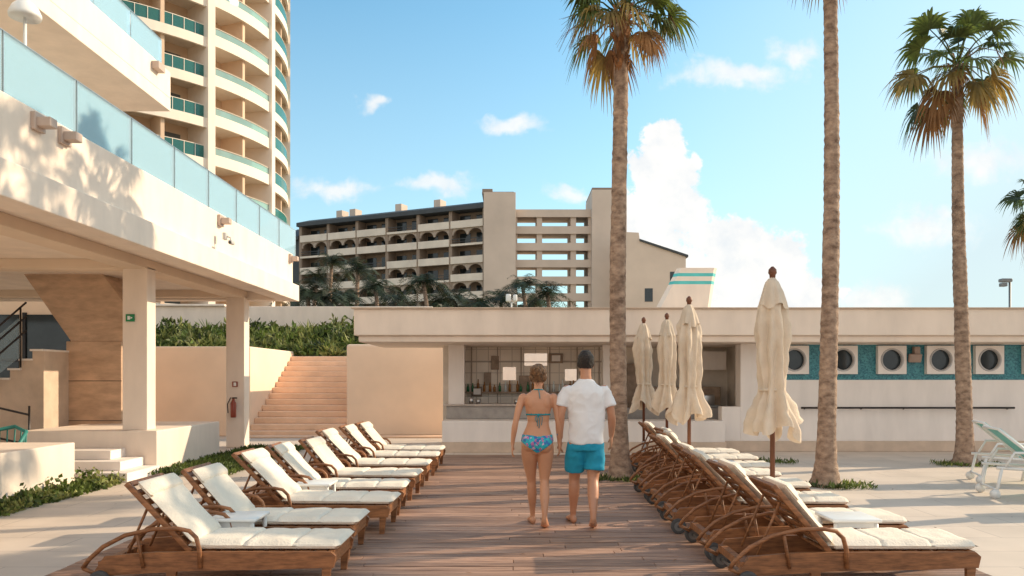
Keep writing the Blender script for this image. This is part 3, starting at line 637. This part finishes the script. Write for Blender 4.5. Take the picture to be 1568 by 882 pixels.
# ------------------------------------------------------------------ umbrellas
random.seed(5)
def umbrella(x,y,s=1.0,seed=0):
    e=empty('closed_parasol',(x,y,Zd),R(0,3)); b=MB(); n=72; rows=50; ph=[R(0,6.28) for _ in range(6)]
    prof=[(0,.035),(.03,.07),(.10,.09),(.20,.135),(.32,.155),(.46,.145),(.60,.13),(.68,.118),(.74,.118),(.80,.15),(.88,.19),(.95,.225),(1.0,.235)]
    def pr(t):
        for i in range(len(prof)-1):
            if t<=prof[i+1][0]: 
                a=(t-prof[i][0])/(prof[i+1][0]-prof[i][0]); a=a*a*(3-2*a); return prof[i][1]*(1-a)+prof[i+1][1]*a
        return prof[-1][1]
    vs=[];fs=[]; zt=2.60; ln=1.63
    for i in range(rows+1):
        t=i/rows
        for k in range(n):
            a=2*math.pi*k/n; r_=pr(t); am=.12+.17*t
            f_=1+am*math.cos(8*a+ph[0]+2.2*t)+.6*am*math.cos(5*a+ph[1]-3*t)+.24*noise.noise(Vector((math.cos(a)*1.5,math.sin(a)*1.5,t*5+seed*9)))+.14*noise.noise(Vector((math.cos(a)*4,math.sin(a)*4,t*14+seed*9)))
            z=zt-ln*t+(.07*math.cos(4*a+ph[2])+.07*math.cos(3*a+ph[3]))*max(0,t-.7)*3.3
            vs.append((r_*f_*math.cos(a)+.02*math.sin(t*4+seed),r_*f_*math.sin(a),z))
    for i in range(rows):
        for k in range(n): fs.append((i*n+k,i*n+(k+1)%n,(i+1)*n+(k+1)%n,(i+1)*n+k))
    fs.append(list(range(n))); b.add(vs,fs,0,True); o=b.obj('folded_canopy',canvas,e)
    b=MB(); vs=[];fs=[]
    for i,(z,r_) in enumerate(((zt+.01,.028),(zt-.04,.06),(zt-.14,.105),(zt-.26,.135),(zt-.30,.142))):
        for k in range(n):
            a=2*math.pi*k/n; f_=1+.12*math.cos(8*a+ph[4])*(i/4)+.1*noise.noise(Vector((math.cos(a)*3,math.sin(a)*3,seed)))
            vs.append((r_*f_*math.cos(a),r_*f_*math.sin(a),z+(.03*math.cos(4*a+ph[5]) if i==4 else 0)))
    for i in range(4):
        for k in range(n): fs.append((i*n+k,i*n+(k+1)%n,(i+1)*n+(k+1)%n,(i+1)*n+k))
    fs.append(list(range(n))); b.add(vs,fs,0,True); b.obj('vent_cap',canvas,e)
    b=MB(); b.tube([(0,0,0),(0,0,2.6)],.026,12); b.loft([(0,0,2.58,.028,.028),(0,0,2.64,.032,.032),(0,0,2.66,.045,.045),(0,0,2.70,.04,.04),(0,0,2.73,.012,.012)],12); b.obj('pole',polem,e)
    b=MB(); b.loft([(.01,0,1.43,.135,.135),(.01,0,1.40,.135,.135)],24); b.obj('tie_strap',canvas,e)
    b=MB(); b.loft([(0,0,0,.24,.24),(0,0,.05,.24,.24),(0,0,.07,.2,.2),(0,0,.08,.05,.05),(0,0,.3,.04,.04)],24); b.obj('base',greycount,e)
umbrella(2.78,8.5,1,1); umbrella(2.58,11.6,1,2); umbrella(2.84,14.6,1,3); umbrella(2.58,15.6,1,4)

# ------------------------------------------------------------------ loungers
def lounger_mesh(variant):
    random.seed(50+variant); b=MB(); ang=[.0,.06,-.04][variant]
    W=.33
    for sy in (-1,1):
        y0=sy*W-.02; y1=sy*W+.02
        b.prism_xz([(.08,.17),(.16,.30),(.55,.335),(1.2,.34),(1.93,.34),(1.97,.30),(1.95,.20),(1.5,.185),(.8,.17),(.2,.13)],y0,y1,0,R(.85,1.15))
        b.prism_xz([(1.86,.2),(1.93,.2),(1.91,0),(1.86,0)],y0+.001,y1-.001,0,1.0)
        b.prism_xz([(.64,.175),(.72,.175),(.70,0),(.655,0)],y0+.001,y1-.001,0,.9)
        ys=sy*(W+.035)
        b.tube([(.0,ys,.20),(.05,ys,.28),(.16,ys,.39),(.33,ys,.49),(.55,ys,.545),(.74,ys,.55),(.83,ys,.53),(.885,ys,.47),(.91,ys,.36),(.915,ys,.20)],[(.019,.017)]*10,8,0,R(.9,1.2),ref=(0,1,0))
        b.tube([(.42,ys,.52),(.47,ys,.2)],.014,6,0,.9)
        b.tube([(.0,ys,.20),(.10,ys-.02*sy,.14)],.018,6,0,.9)
    b.box(.10,.16,-W,W,.18,.25,0,1); b.box(1.90,1.945,-W+.02,W-.02,.22,.338,0,1.1)
    for i in range(9): x=.80+i*.125; b.box(x,x+.08,-W+.02,W-.02,.315,.335,0,R(.8,1.2))
    hx,hz=.80,.35; tx,tz=.36+ang,.88-ang*.4
    d=Vector((tx-hx,0,tz-hz)); ln=d.length; th=math.atan2(d.z,-d.x)
    rot=Matrix.Rotation(th,4,'Y')
    def back(c,dims,bev,mi,tone=1): 
        M4=Matrix.Translation((hx,0,hz))@rot; cc=M4@Vector(c); b.rbox(cc,dims,bev,mi,rot=rot,tone=tone)
    for sy in (-1,1): back((-ln/2-.03,sy*.29,-.005),(ln+.1,.035,.045),.006,0)
    for i in range(6): back((-.1-i*.11,0,-.005),(.06,.56,.018),.004,0,R(.8,1.2))
    back((-ln-.06,0,-.0),(.05,.6,.035),.008,0)
    b.tube([(.45,-.2,.76),(.26,-.2,.26)],.012,6,0); b.tube([(.45,.2,.76),(.26,.2,.26)],.012,6,0)
    def puff(L0,L1,Wd,z0,z1,T=None,sd_=0,nx=14,ny=10):
        vs=[];fs=[]
        for side in (0,1):
            for i in range(nx+1):
                for j in range(ny+1):
                    s,t=i/nx,j/ny; ex=min(s,1-s); ey=min(t,1-t)
                    rr2=math.sqrt(max(0,1-(1-min(1,ex*(L1-L0)/.045))**2))*math.sqrt(max(0,1-(1-min(1,ey*Wd/.045))**2))
                    x=L0+(L1-L0)*s; y=-Wd/2+Wd*t; zm=(z0+z1)/2; hh=(z1-z0)/2
                    wob=.013*noise.noise(Vector((x*5+sd_,y*5,variant*3)))+.007*noise.noise(Vector((x*14+sd_,y*9,variant*3)))
                    z=zm+(hh*rr2+wob*rr2 if side else -hh*rr2*.9)
                    p=Vector((x,y+.008*noise.noise(Vector((x*6,t*2,sd_))),z)); 
                    if T is not None: p=T@p
                    vs.append(p)
        o=(nx+1)*(ny+1)
        for i in range(nx):
            for j in range(ny):
                a=i*(ny+1)+j; fs.append((a,a+1,a+ny+2,a+ny+1)); fs.append((o+a,o+a+ny+1,o+a+ny+2,o+a+1))
        b.add(vs,fs,1,True)
    TB=Matrix.Translation((hx,0,hz))@rot
    puff(-ln-.02,-.0,.59,.022,.10,TB,3); puff(-ln-.03,-ln+.14,.595,.03,.125,TB,7,8)
    puff(.79,1.25,.59,.338,.43,None,11); puff(1.22,1.64,.595,.336,.425,None,15); puff(1.61,1.985,.59,.334,.42,None,19)
    b.rbox((1.40,0,.372),(1.10,.575,.05),.02,1)
    b.v=[(x*.93,y*.95,z*.82) for x,y,z in b.v]
    for sy in (-1,1):
        yw=sy*(W+.04); c=Vector((.13,yw,.075))
        b.tube([c+Vector((0,-.02,0)),c+Vector((0,-.016,0)),c+Vector((0,.016,0)),c+Vector((0,.02,0))],[.062,.075,.075,.062],28,2,ref=(0,0,1),smooth=False)
        b.tube([c+Vector((0,-.023,0)),c+Vector((0,.023,0))],.045,20,3,ref=(0,0,1),smooth=False)
        b.tube([c+Vector((0,-.028,0)),c+Vector((0,.028,0))],.015,12,2,ref=(0,0,1),smooth=False)
    b.tube([(.13,-W-.04,.075),(.13,W+.04,.075)],.012,8,3,ref=(0,0,1))
    o=b.obj('sun_lounger',[wood,cushion,rubber,hubm]); return o
protos=[lounger_mesh(i) for i in range(3)]
random.seed(9)
first=[True]*3
def place(x,y,rz=0,i=0):
    i=i%3
    if first[i]: o=protos[i]; first[i]=False
    else: o=bpy.data.objects.new('sun_lounger',protos[i].data); scene.collection.objects.link(o)
    o.location=(x,y,Zd); o.rotation_euler=(0,0,rz)
for i,(yv,xf) in enumerate(zip((6.12,7.1,8.25,9.2,10.4,11.6,12.8,14.0),(-1.28,-1.33,-1.2,-1.22,-1.2,-1.2,-1.18,-1.2))): place(xf-1.83,yv,R(-.04,.04),i)
for i,(yv,xf) in enumerate(zip((6.1,7.1,8.25,9.35,10.35,11.3,12.35,13.4),(3.40,3.4,3.36,3.41,3.42,3.65,3.75,3.75))): place(xf-1.83,yv,R(-.04,.04),i+1)
def side_table(x,y):
    b=MB(); b.rbox((0,0,.39),(.40,.40,.03),.012)
    for sx in (-1,1):
        for sy in (-1,1): b.tube([(sx*.16,sy*.16,.38),(sx*.175,sy*.175,0)],[.02,.014],8)
    for sy in (-1,1): b.box(-.16,.16,sy*.16-.01,sy*.16+.01,.33,.375)
    b.obj('side_table',plastic,loc=(x,y,Zd))
side_table(-2.27,6.62); side_table(2.78,6.60); side_table(-2.15,8.73); side_table(2.85,10.85)
slingm=M('teal_sling',(.16,.50,.47),.7)
def chaise(x,y,rz):
    e=empty('plastic_chaise',(x,y,0),rz); b=MB()
    for sy in (-.3,.3):
        b.tube([(0,sy,.40),(.5,sy,.38),(1.2,sy,.34),(1.75,sy,.34)],(.02),8,ref=(0,1,0)); 
        b.tube([(.06,sy,.4),(-.02,sy,0)],.02,8); b.tube([(1.35,sy,.34),(1.45,sy,0)],.02,8); b.tube([(.75,sy,.36),(.68,sy,0)],.02,8)
        b.tube([(.62,sy,.40),(.3,sy,.66),(.02,sy,.9)],.02,8,ref=(0,1,0)); b.tube([(.1,sy*1.05,.42),(.2,sy*1.05,.60),(.55,sy*1.05,.60),(.7,sy*1.05,.38)],.018,8,ref=(0,1,0))
    for x_,z_ in ((-.01,.12),(1.43,.12),(.02,.9),(1.75,.34)): b.tube([(x_,-.3,z_),(x_,.3,z_)],.018,8)
    for q in (-.3,.3): b.tube([(-.02,q-.02,.06),(-.02,q+.02,.06)],.06,16,ref=(0,0,1))
    b.obj('frame',plastic,e); b=MB()
    b.rbox((.33,0,.655),(.76,.56,.02),.006,rot=Matrix.Rotation(math.radians(41),4,'Y')); b.rbox((1.18,0,.365),(1.1,.56,.02),.006); b.obj('sling',slingm,e)
chaise(6.35,10.6,-.25); chaise(7.0,9.5,-.25); chaise(7.0,12.0,-.3)

# ------------------------------------------------------------------ people
def V(*a): return Vector(a)
def finish(o,vox,it=4):
    m=o.modifiers.new('r','REMESH'); m.mode='VOXEL'; m.voxel_size=vox; m.use_smooth_shade=True
    s_=o.modifiers.new('s','SMOOTH'); s_.iterations=it; s_.factor=.5
    dg=bpy.context.evaluated_depsgraph_get(); me=bpy.data.meshes.new_from_object(o.evaluated_get(dg)); o.modifiers.clear(); o.data=me
    return o
def ellint(pts):
    P=[];Rr=[]
    n=len(pts)
    for i in range(n-1):
        p0=pts[max(i-1,0)];p1=pts[i];p2=pts[i+1];p3=pts[min(i+2,n-1)]
        for j in range(4):
            t=j/4
            def cr(a,b_,c,d): return .5*((2*b_)+(-a+c)*t+(2*a-5*b_+4*c-d)*t*t+(-a+3*b_-3*c+d)*t**3)
            P.append(Vector([cr(p0[0][k],p1[0][k],p2[0][k],p3[0][k]) for k in range(3)])); Rr.append(cr(p0[1],p1[1],p2[1],p3[1]))
    P.append(Vector(pts[-1][0])); Rr.append(pts[-1][1]); return P,Rr
def limb(b,pts,n=16):
    P,r=ellint(pts); b.tube(P,r,n); b.ell(P[0],(r[0],)*3,n=12); b.ell(P[-1],(r[-1],)*3,n=12)
def foot(b,a,s=1.0,yaw=0,pitch=0):
    rot=Matrix.Rotation(yaw,3,'Z'); cp,spn=math.cos(pitch),math.sin(pitch)
    def f(x,y,z):
        if pitch and y<.13:
            dy,dz=y-.13,z-.02; y=.13+dy*cp+dz*spn; z=.02-dy*spn+dz*cp
        return Vector((a[0],a[1],0))+rot@Vector((x*s,y*s,z*s))
    b.tube([f(0,-.06,.03),f(0,-.045,.04),f(0,.02,.048),f(.0,.09,.038),f(-.0,.15,.026),f(0,.19,.018),f(0,.205,.014)],[(.02,.02),(.032,.034),(.034,.044),(.042,.034),(.047,.024),(.038,.017),(.015,.008)],16,ref=(0,0,1))
    b.ell(f(0,-.035,.04),(.033*s,.036*s,.042*s),n=12); b.ell(f(0,-.01,.075),(.030*s,.034*s,.04*s),n=12)
def hand_palm(b,w,d,s=1.0):
    b.tube([w,w+d*.03*s,w+d*.06*s,w+d*.095*s],[(.018*s,.026*s),(.015*s,.036*s),(.015*s,.042*s),(.012*s,.038*s)],14,ref=(0,1,0))
def fingers(b,w,d,side,s=1.0):
    fwd=Vector((0,1,0)); inn=Vector((-side,0,0)); base=w+d*.085*s
    for i,(off,l) in enumerate(((.030,.068),(.010,.078),(-.011,.072),(-.030,.056))):
        p=base+fwd*off*s; l*=s
        q1=p+d*l*.42+fwd*off*.05; q2=q1+(d*.9+inn*.35+fwd*.1).normalized()*l*.33; q3=q2+(d*.7+inn*.7+fwd*.1).normalized()*l*.27
        b.tube([p-d*.015,p,q1,q2,q3],[.0085*s,.0092*s,.0085*s,.0078*s,.005*s],8,0,ref=(0,1,0.2))
    p=w+d*.03*s+fwd*.028*s; b.tube([p,p+(d*.6+fwd*.7+inn*.2).normalized()*.035*s,p+(d*.9+fwd*.75+inn*.35).normalized()*.068*s],[.012*s,.010*s,.006*s],8,0,ref=(1,0,0))
def head(b,z,s=1.0,cy=0,yaw=0):
    rot=Matrix.Rotation(yaw,3,'Z')
    b2=MB()
    b2.loft([(0,.055,0,.02,.02),(0,.045,.012,.038,.042),(0,.03,.04,.055,.064),(0,.014,.075,.066,.082),(0,.004,.11,.072,.092),(0,-.002,.15,.075,.096),(0,-.006,.185,.070,.090),(0,-.006,.21,.052,.068),(0,-.004,.228,.028,.038),(0,-.004,.233,.01,.014)],24)
    b2.ell((0,.098,.085),(.012,.018,.022)); b2.ell((0,.09,.105),(.008,.014,.028)); b2.ell((0,.088,.047),(.022,.010,.008))
    b2.ell((0,.088,.14),(.05,.012,.012))
    for q in (-1,1): b2.ell((q*.074,-.004,.10),(.010,.018,.032))
    b.add([rot@(Vector(v)*s)+V(0,cy,z) for v in b2.v],b2.f,0,True)
eyew=M('eye_white',(.8,.78,.75),.2); lipm=M('lips',(.45,.16,.13),.5)
def eyes(parent,z,s,cy,yaw):
    rot=Matrix.Rotation(yaw,3,'Z'); b=MB()
    for q in (-1,1):
        b.ell(rot@(V(q*.030,.082,.112)*s)+V(0,cy,z),(.0115*s,)*3,0); b.ell(rot@(V(q*.030,.0915,.112)*s)+V(0,cy,z),(.004*s,)*3,1,n=8)
    b.obj('eyes',[eyew,dark],parent)
    b=MB(); b.tube([rot@(V(x,.0965-.3*x*x*6,.047)*s)+V(0,cy,z) for x in (-.022,-.01,0,.01,.022)],[.001,.004,.005,.004,.001],8); 
    b.obj('lips',lipm,parent)
def shell(o,pred,off,name,mat,parent,jit=0,fr=20):
    bm=bmesh.new(); bm.from_mesh(o.data); bm.normal_update()
    dl=[f for f in bm.faces if not pred(f.calc_center_median())]
    bmesh.ops.delete(bm,geom=dl,context='FACES'); bm.normal_update()
    for v_ in bm.verts:
        k_=off+ (jit*noise.noise(v_.co*fr) if jit else 0); v_.co+=v_.normal*k_
    me=bpy.data.meshes.new(name); bm.to_mesh(me); bm.free(); me.materials.clear(); me.materials.append(mat)
    for p in me.polygons: p.use_smooth=True; p.material_index=0
    ob=bpy.data.objects.new(name,me); scene.collection.objects.link(ob); ob.parent=parent
    sm=ob.modifiers.new('s','SOLIDIFY'); sm.thickness=.006; sm.offset=-1
    return ob
skin_w=M('tanned_skin_woman',(.57,.275,.155),.42,.06,6,.05,90); skin_m=M('tanned_skin_man',(.53,.255,.15),.42,.06,6,.05,90)
def join_fingers(body,fb):
    bm=bmesh.new(); bm.from_mesh(body.data); fo=fb.obj('tmp',skin_w); bm.from_mesh(fo.data); bm.to_mesh(body.data); bm.free(); bpy.data.objects.remove(fo)
    for p in body.data.polygons: p.use_smooth=True; p.material_index=0
# ---- woman : mid-stride, left foot leading, right heel lifting, hips shifted over the leading leg
wo=empty('woman',(.27,8.2,Zd)); b=MB()
hxs=-.010
b.loft([(hxs,0,.76,.09,.07),(hxs,0,.80,.145,.095),(hxs,0,.86,.165,.108),(hxs,0,.92,.160,.104),(hxs,.0,.98,.143,.092),(-.004,.0,1.04,.120,.08),(0,.005,1.09,.110,.075),(0,.005,1.15,.117,.080),(0,0,1.22,.133,.088),(0,0,1.29,.146,.09),(0,-.002,1.34,.150,.08),(0,-.004,1.375,.122,.064),(0,-.004,1.40,.078,.052),(0,0,1.43,.045,.044)],32)
for q in (-1,1):
    b.ell((q*.072+hxs,-.060,.868-q*.008),(.082,.078,.088)); b.ell((q*.07,.075,1.25),(.06,.055,.06))
    b.ell((q*.152,-.0,1.342),(.043,.043,.043)); b.ell((q*.07,-.055,1.29),(.05,.032,.07))
limb(b,[((0,-.004,1.36),.052),((0,0,1.42),.043),((0,.006,1.50),.044)])
limb(b,[((-.160,-.0,1.342),.042),((-.196,-.02,1.24),.038),((-.230,-.055,1.10),.031),((-.245,-.05,1.02),.032),((-.257,-.03,.93),.025),((-.264,-.015,.865),.020)])
limb(b,[((.160,-.0,1.342),.042),((.184,-.01,1.24),.038),((.203,-.02,1.10),.031),((.211,.0,1.02),.032),((.217,.03,.93),.025),((.219,.045,.87),.020)])
limb(b,[((-.088,0,.85),.088),((-.088,.04,.74),.085),((-.080,.09,.62),.069),((-.068,.135,.48),.048),((-.062,.145,.38),.049),((-.058,.165,.30),.048),((-.054,.205,.18),.033),((-.052,.225,.10),.026),((-.052,.23,.06),.027)])
limb(b,[((.072,0,.84),.088),((.074,.01,.74),.085),((.070,.02,.62),.069),((.064,.02,.48),.048),((.064,-.03,.39),.050),((.063,-.07,.32),.049),((.061,-.135,.21),.033),((.060,-.155,.14),.026),((.060,-.16,.11),.027)])
foot(b,(-.052,.24),.92,.08); foot(b,(.060,-.14),.92,-.06,.42)
WY=-.25
head(b,1.452,.95,.01,WY)
dl=V(-.03,.06,-1).normalized(); dr=V(.03,.1,-1).normalized()
wl=V(-.264,-.015,.87); wr=V(.219,.045,.875)
hand_palm(b,wl,dl,.92); hand_palm(b,wr,dr,.92)
body=b.obj('body',skin_w,wo); finish(body,.0065,4)
body.data.materials.clear(); body.data.materials.append(skin_w)
hair_w=M('brown_hair',(.075,.035,.016),.5,.5,18,.6,120,stretch=(3,3,1),col2=(.24,.12,.05))
rotw=Matrix.Rotation(-WY,3,'Z')
def hp(c):
    q=rotw@(c-V(0,.01,1.452)); 
    return q.z>.055 and abs(q.x)<.10 and (q.y<.0+ (q.z-.05)*.30 or q.z>.185)
shell(body,hp,.014,'hair',hair_w,wo,.010,45)
def bb_(c): return abs(c.x)<.2 and c.z<.965-(.02 if c.y<0 else .04)+abs(c.x)*.10 and c.z>(.775+abs(c.x-hxs)*.72 if c.y<0 else .78+abs(c.x-hxs)*.95)
bik=bpy.data.materials.new('bikini_print'); bik.use_nodes=True; n_=bik.node_tree.nodes; l_=bik.node_tree.links
vo=n_.new('ShaderNodeTexVoronoi'); vo.inputs['Scale'].default_value=40; tcx=n_.new('ShaderNodeTexCoord'); l_.new(tcx.outputs['Object'],vo.inputs['Vector']); sc=n_.new('ShaderNodeSeparateColor'); l_.new(vo.outputs['Color'],sc.inputs[0])
rr=n_.new('ShaderNodeValToRGB'); rr.color_ramp.interpolation='CONSTANT'; E=rr.color_ramp.elements; E[0].color=(.01,.36,.46,1); E[1].position=.35; E[1].color=(.02,.16,.42,1)
for p_,c_ in ((.55,(.50,.14,.32,1)),(.72,(.03,.45,.50,1)),(.88,(.62,.40,.55,1))): x_=E.new(p_); x_.color=c_
l_.new(sc.outputs[0],rr.inputs[0]); l_.new(rr.outputs[0],n_['Principled BSDF'].inputs['Base Color'])
shell(body,bb_,.006,'bikini_bottom',bik,wo)
tealf=M('teal_fabric',(.01,.26,.32),.7,.2,20)
shell(body,lambda c: abs(c.x)<.158 and (1.158<c.z<1.176 or (c.y>.03 and 1.16<c.z<1.30-abs(abs(c.x)-.07)*.9 and abs(c.x)<.13)),.006,'bikini_top',tealf,wo)
b=MB(); yb=-.085
b.ell((0,yb-.008,1.166),(.018,.012,.012))
for a in ((-.035,1.135,-.02,1.09),(.04,1.14,.03,1.06),(.01,1.12,.005,1.03),(-.01,1.13,-.012,1.05)): b.tube([(0,yb-.008,1.166),(a[0],yb-.012,a[1]),(a[2],yb-.004,a[3])],.004,5)
b.tube([(-.09,.05,1.30),(-.06,.02,1.395),(-.045,-.03,1.42),(0,-.055,1.425),(.045,-.03,1.42),(.06,.02,1.395),(.09,.05,1.30)],.006,6); b.tube([(0,-.055,1.425),(.01,-.075,1.38),(.015,-.09,1.33)],.004,5)
b.obj('bikini_ties',tealf,wo)
b=MB(); 
def hb(px,py_,pz): return rotw.inverted()@(V(px,py_,pz)*.95)+V(0,.01,1.452)
b.ell(hb(0,-.105,.165),(.052,.045,.048))
for i in range(26):
    a=R(0,6.28); t=R(-.9,.9); c=hb(0,-.105,.165); pts=[]
    for j in range(6):
        g=a+j*.5; pts.append(c+V(.053*math.cos(g)*math.cos(t),.047*math.sin(t)+.012*math.sin(g*2),.050*math.sin(g)*math.cos(t)+.0))
    b.tube(pts,[.004,.009,.010,.010,.009,.003],6)
for i in range(14):
    a=R(-1,1); p=hb(a*.07,-.07,R(.05,.2)); b.tube([p,p+V(R(-.02,.02),-.02,R(-.03,.02)),p+V(R(-.03,.03),-.02,-.045)],[.003,.002,.001],4)
b.obj('hair_bun',hair_w,wo); eyes(wo,1.452,.95,.01,WY)
fb_=MB(); fingers(fb_,wl,dl,-1,.92); fingers(fb_,wr,dr,1,.92); join_fingers(body,fb_)
# ---- man : mid-stride, left foot leading, right heel lifting
ma=empty('man',(.76,8.2,Zd)); b=MB()
b.loft([(0,0,.82,.10,.08),(0,0,.87,.15,.10),(0,0,.94,.155,.105),(0,0,1.02,.150,.10),(0,0,1.10,.145,.10),(0,0,1.20,.160,.105),(0,0,1.31,.180,.11),(0,-.004,1.40,.185,.105),(0,-.006,1.44,.160,.088),(0,-.006,1.475,.105,.068),(0,0,1.51,.062,.058),(0,0,1.57,.055,.055)],32)
for q in (-1,1): b.ell((q*.19,0,1.415),(.055,.055,.055)); b.ell((q*.075,-.035,.87),(.07,.07,.075))
limb(b,[((0,-.005,1.46),.060),((0,0,1.53),.056),((0,.008,1.65),.056)])
limb(b,[((-.195,0,1.41),.054),((-.228,-.01,1.32),.051),((-.254,-.025,1.18),.041),((-.262,-.005,1.10),.043),((-.262,.035,.99),.033),((-.258,.055,.925),.026)])
limb(b,[((.195,0,1.41),.054),((.230,.0,1.32),.051),((.260,.0,1.18),.041),((.272,.035,1.10),.043),((.277,.10,.995),.033),((.277,.13,.935),.026)])
limb(b,[((-.095,0,.87),.088),((-.098,.06,.76),.086),((-.102,.115,.62),.073),((-.105,.165,.50),.058),((-.107,.165,.40),.058),((-.108,.185,.32),.056),((-.11,.24,.19),.040),((-.11,.265,.10),.032),((-.11,.27,.06),.032)])
limb(b,[((.095,0,.87),.088),((.09,.015,.76),.086),((.082,.02,.62),.073),((.075,.005,.50),.058),((.07,-.05,.41),.059),((.066,-.09,.34),.057),((.060,-.165,.22),.040),((.058,-.19,.15),.032),((.058,-.195,.12),.032)])
foot(b,(-.11,.285),1.05,.15); foot(b,(.058,-.17),1.05,-.10,.40)
head(b,1.575,1.03,.015,.05)
ml=V(-.258,.055,.93); mr=V(.277,.13,.94); dml=V(.03,.06,-1).normalized(); dmr=V(.0,.25,-1).normalized()
hand_palm(b,ml,dml,1.05); hand_palm(b,mr,dmr,1.05)
body=b.obj('body',skin_m,ma); finish(body,.0065,4); body.data.materials.clear(); body.data.materials.append(skin_m)
hair_m=M('dark_brown_hair',(.022,.014,.010),.6,.4,30,.6,150)
def hm(c):
    q=c-V(0,.015,1.575); return q.z>.065 and abs(q.x)<.1 and ((q.y<-.015 and q.z>.065) or (q.z>.15+q.y*.55) or (q.y<.02 and q.z>.125))
shell(body,hm,.007,'hair',hair_m,ma,.006,60)
b=MB()
b.loft([(0,.02,1.575+.20,.062,.075),(0,.015,1.575+.235,.055,.065),(0,.02,1.575+.252,.032,.04)],20); o=b.obj('hair_top',hair_m,ma)
eyes(ma,1.575,1.03,.015,.05)
fb_=MB(); fingers(fb_,ml,dml,-1,1.05); fingers(fb_,mr,dmr,1,1.05); join_fingers(body,fb_)
b=MB()
b.loft([(0,0,.865,.180,.135),(0,0,.90,.182,.137),(0,0,1.0,.182,.134),(0,0,1.10,.180,.130),(0,0,1.2,.186,.132),(0,0,1.31,.200,.136),(0,-.004,1.38,.202,.13),(0,-.006,1.425,.185,.112),(0,-.006,1.465,.138,.09),(0,0,1.50,.086,.076),(0,0,1.522,.070,.067)],40)
for q in (-1,1): 
    b.ell((q*.183,0,1.395),(.068,.072,.068)); b.tube([(q*.16,0,1.43),(q*.195,-.003,1.385),(q*.230,-.006,1.32),(q*.252,-.008,1.25)],[.052,.063,.069,.068],20,ref=(0,1,0))
o=b.obj('t_shirt',plastic,ma); finish(o,.009,7)
shirt=M('white_cotton',(.82,.80,.80),.9,.03,6,.15,150)
def wrinkle(o,mat,amp,zref):
    bm=bmesh.new(); bm.from_mesh(o.data); bm.normal_update()
    for v_ in bm.verts:
        c=v_.co; n1=noise.noise(V(c.x*9,c.y*9,c.z*3.2+5)); n2=1-abs(noise.noise(V(c.x*7+c.z*5,c.y*7,c.z*9-c.x*6)))*2
        v_.co+=v_.normal*(amp*n1*(1.3 if c.z<zref else .7)+amp*.6*n2)
    bm.to_mesh(o.data); bm.free(); o.data.materials.clear(); o.data.materials.append(mat)
    for p in o.data.polygons: p.use_smooth=True; p.material_index=0
wrinkle(o,shirt,.014,1.2)
b=MB()
b.loft([(0,0,.80,.165,.122),(0,0,.86,.174,.128),(0,0,.93,.166,.124),(0,0,.99,.155,.112)],36)
b.tube([(-.085,0,.87),(-.098,.04,.76),(-.104,.085,.665),(-.106,.115,.595)],[.10,.107,.103,.103],28); b.tube([(.085,0,.87),(.096,.012,.76),(.093,.012,.665),(.090,.008,.595)],[.10,.107,.103,.103],28)
o=b.obj('swim_shorts',plastic,ma); finish(o,.008,4); wrinkle(o,M('blue_shorts_fabric',(.012,.30,.46),.8,.12,9,.1,120),.011,.8)
print('TOP',len([o for o in scene.objects if o.parent is None]))
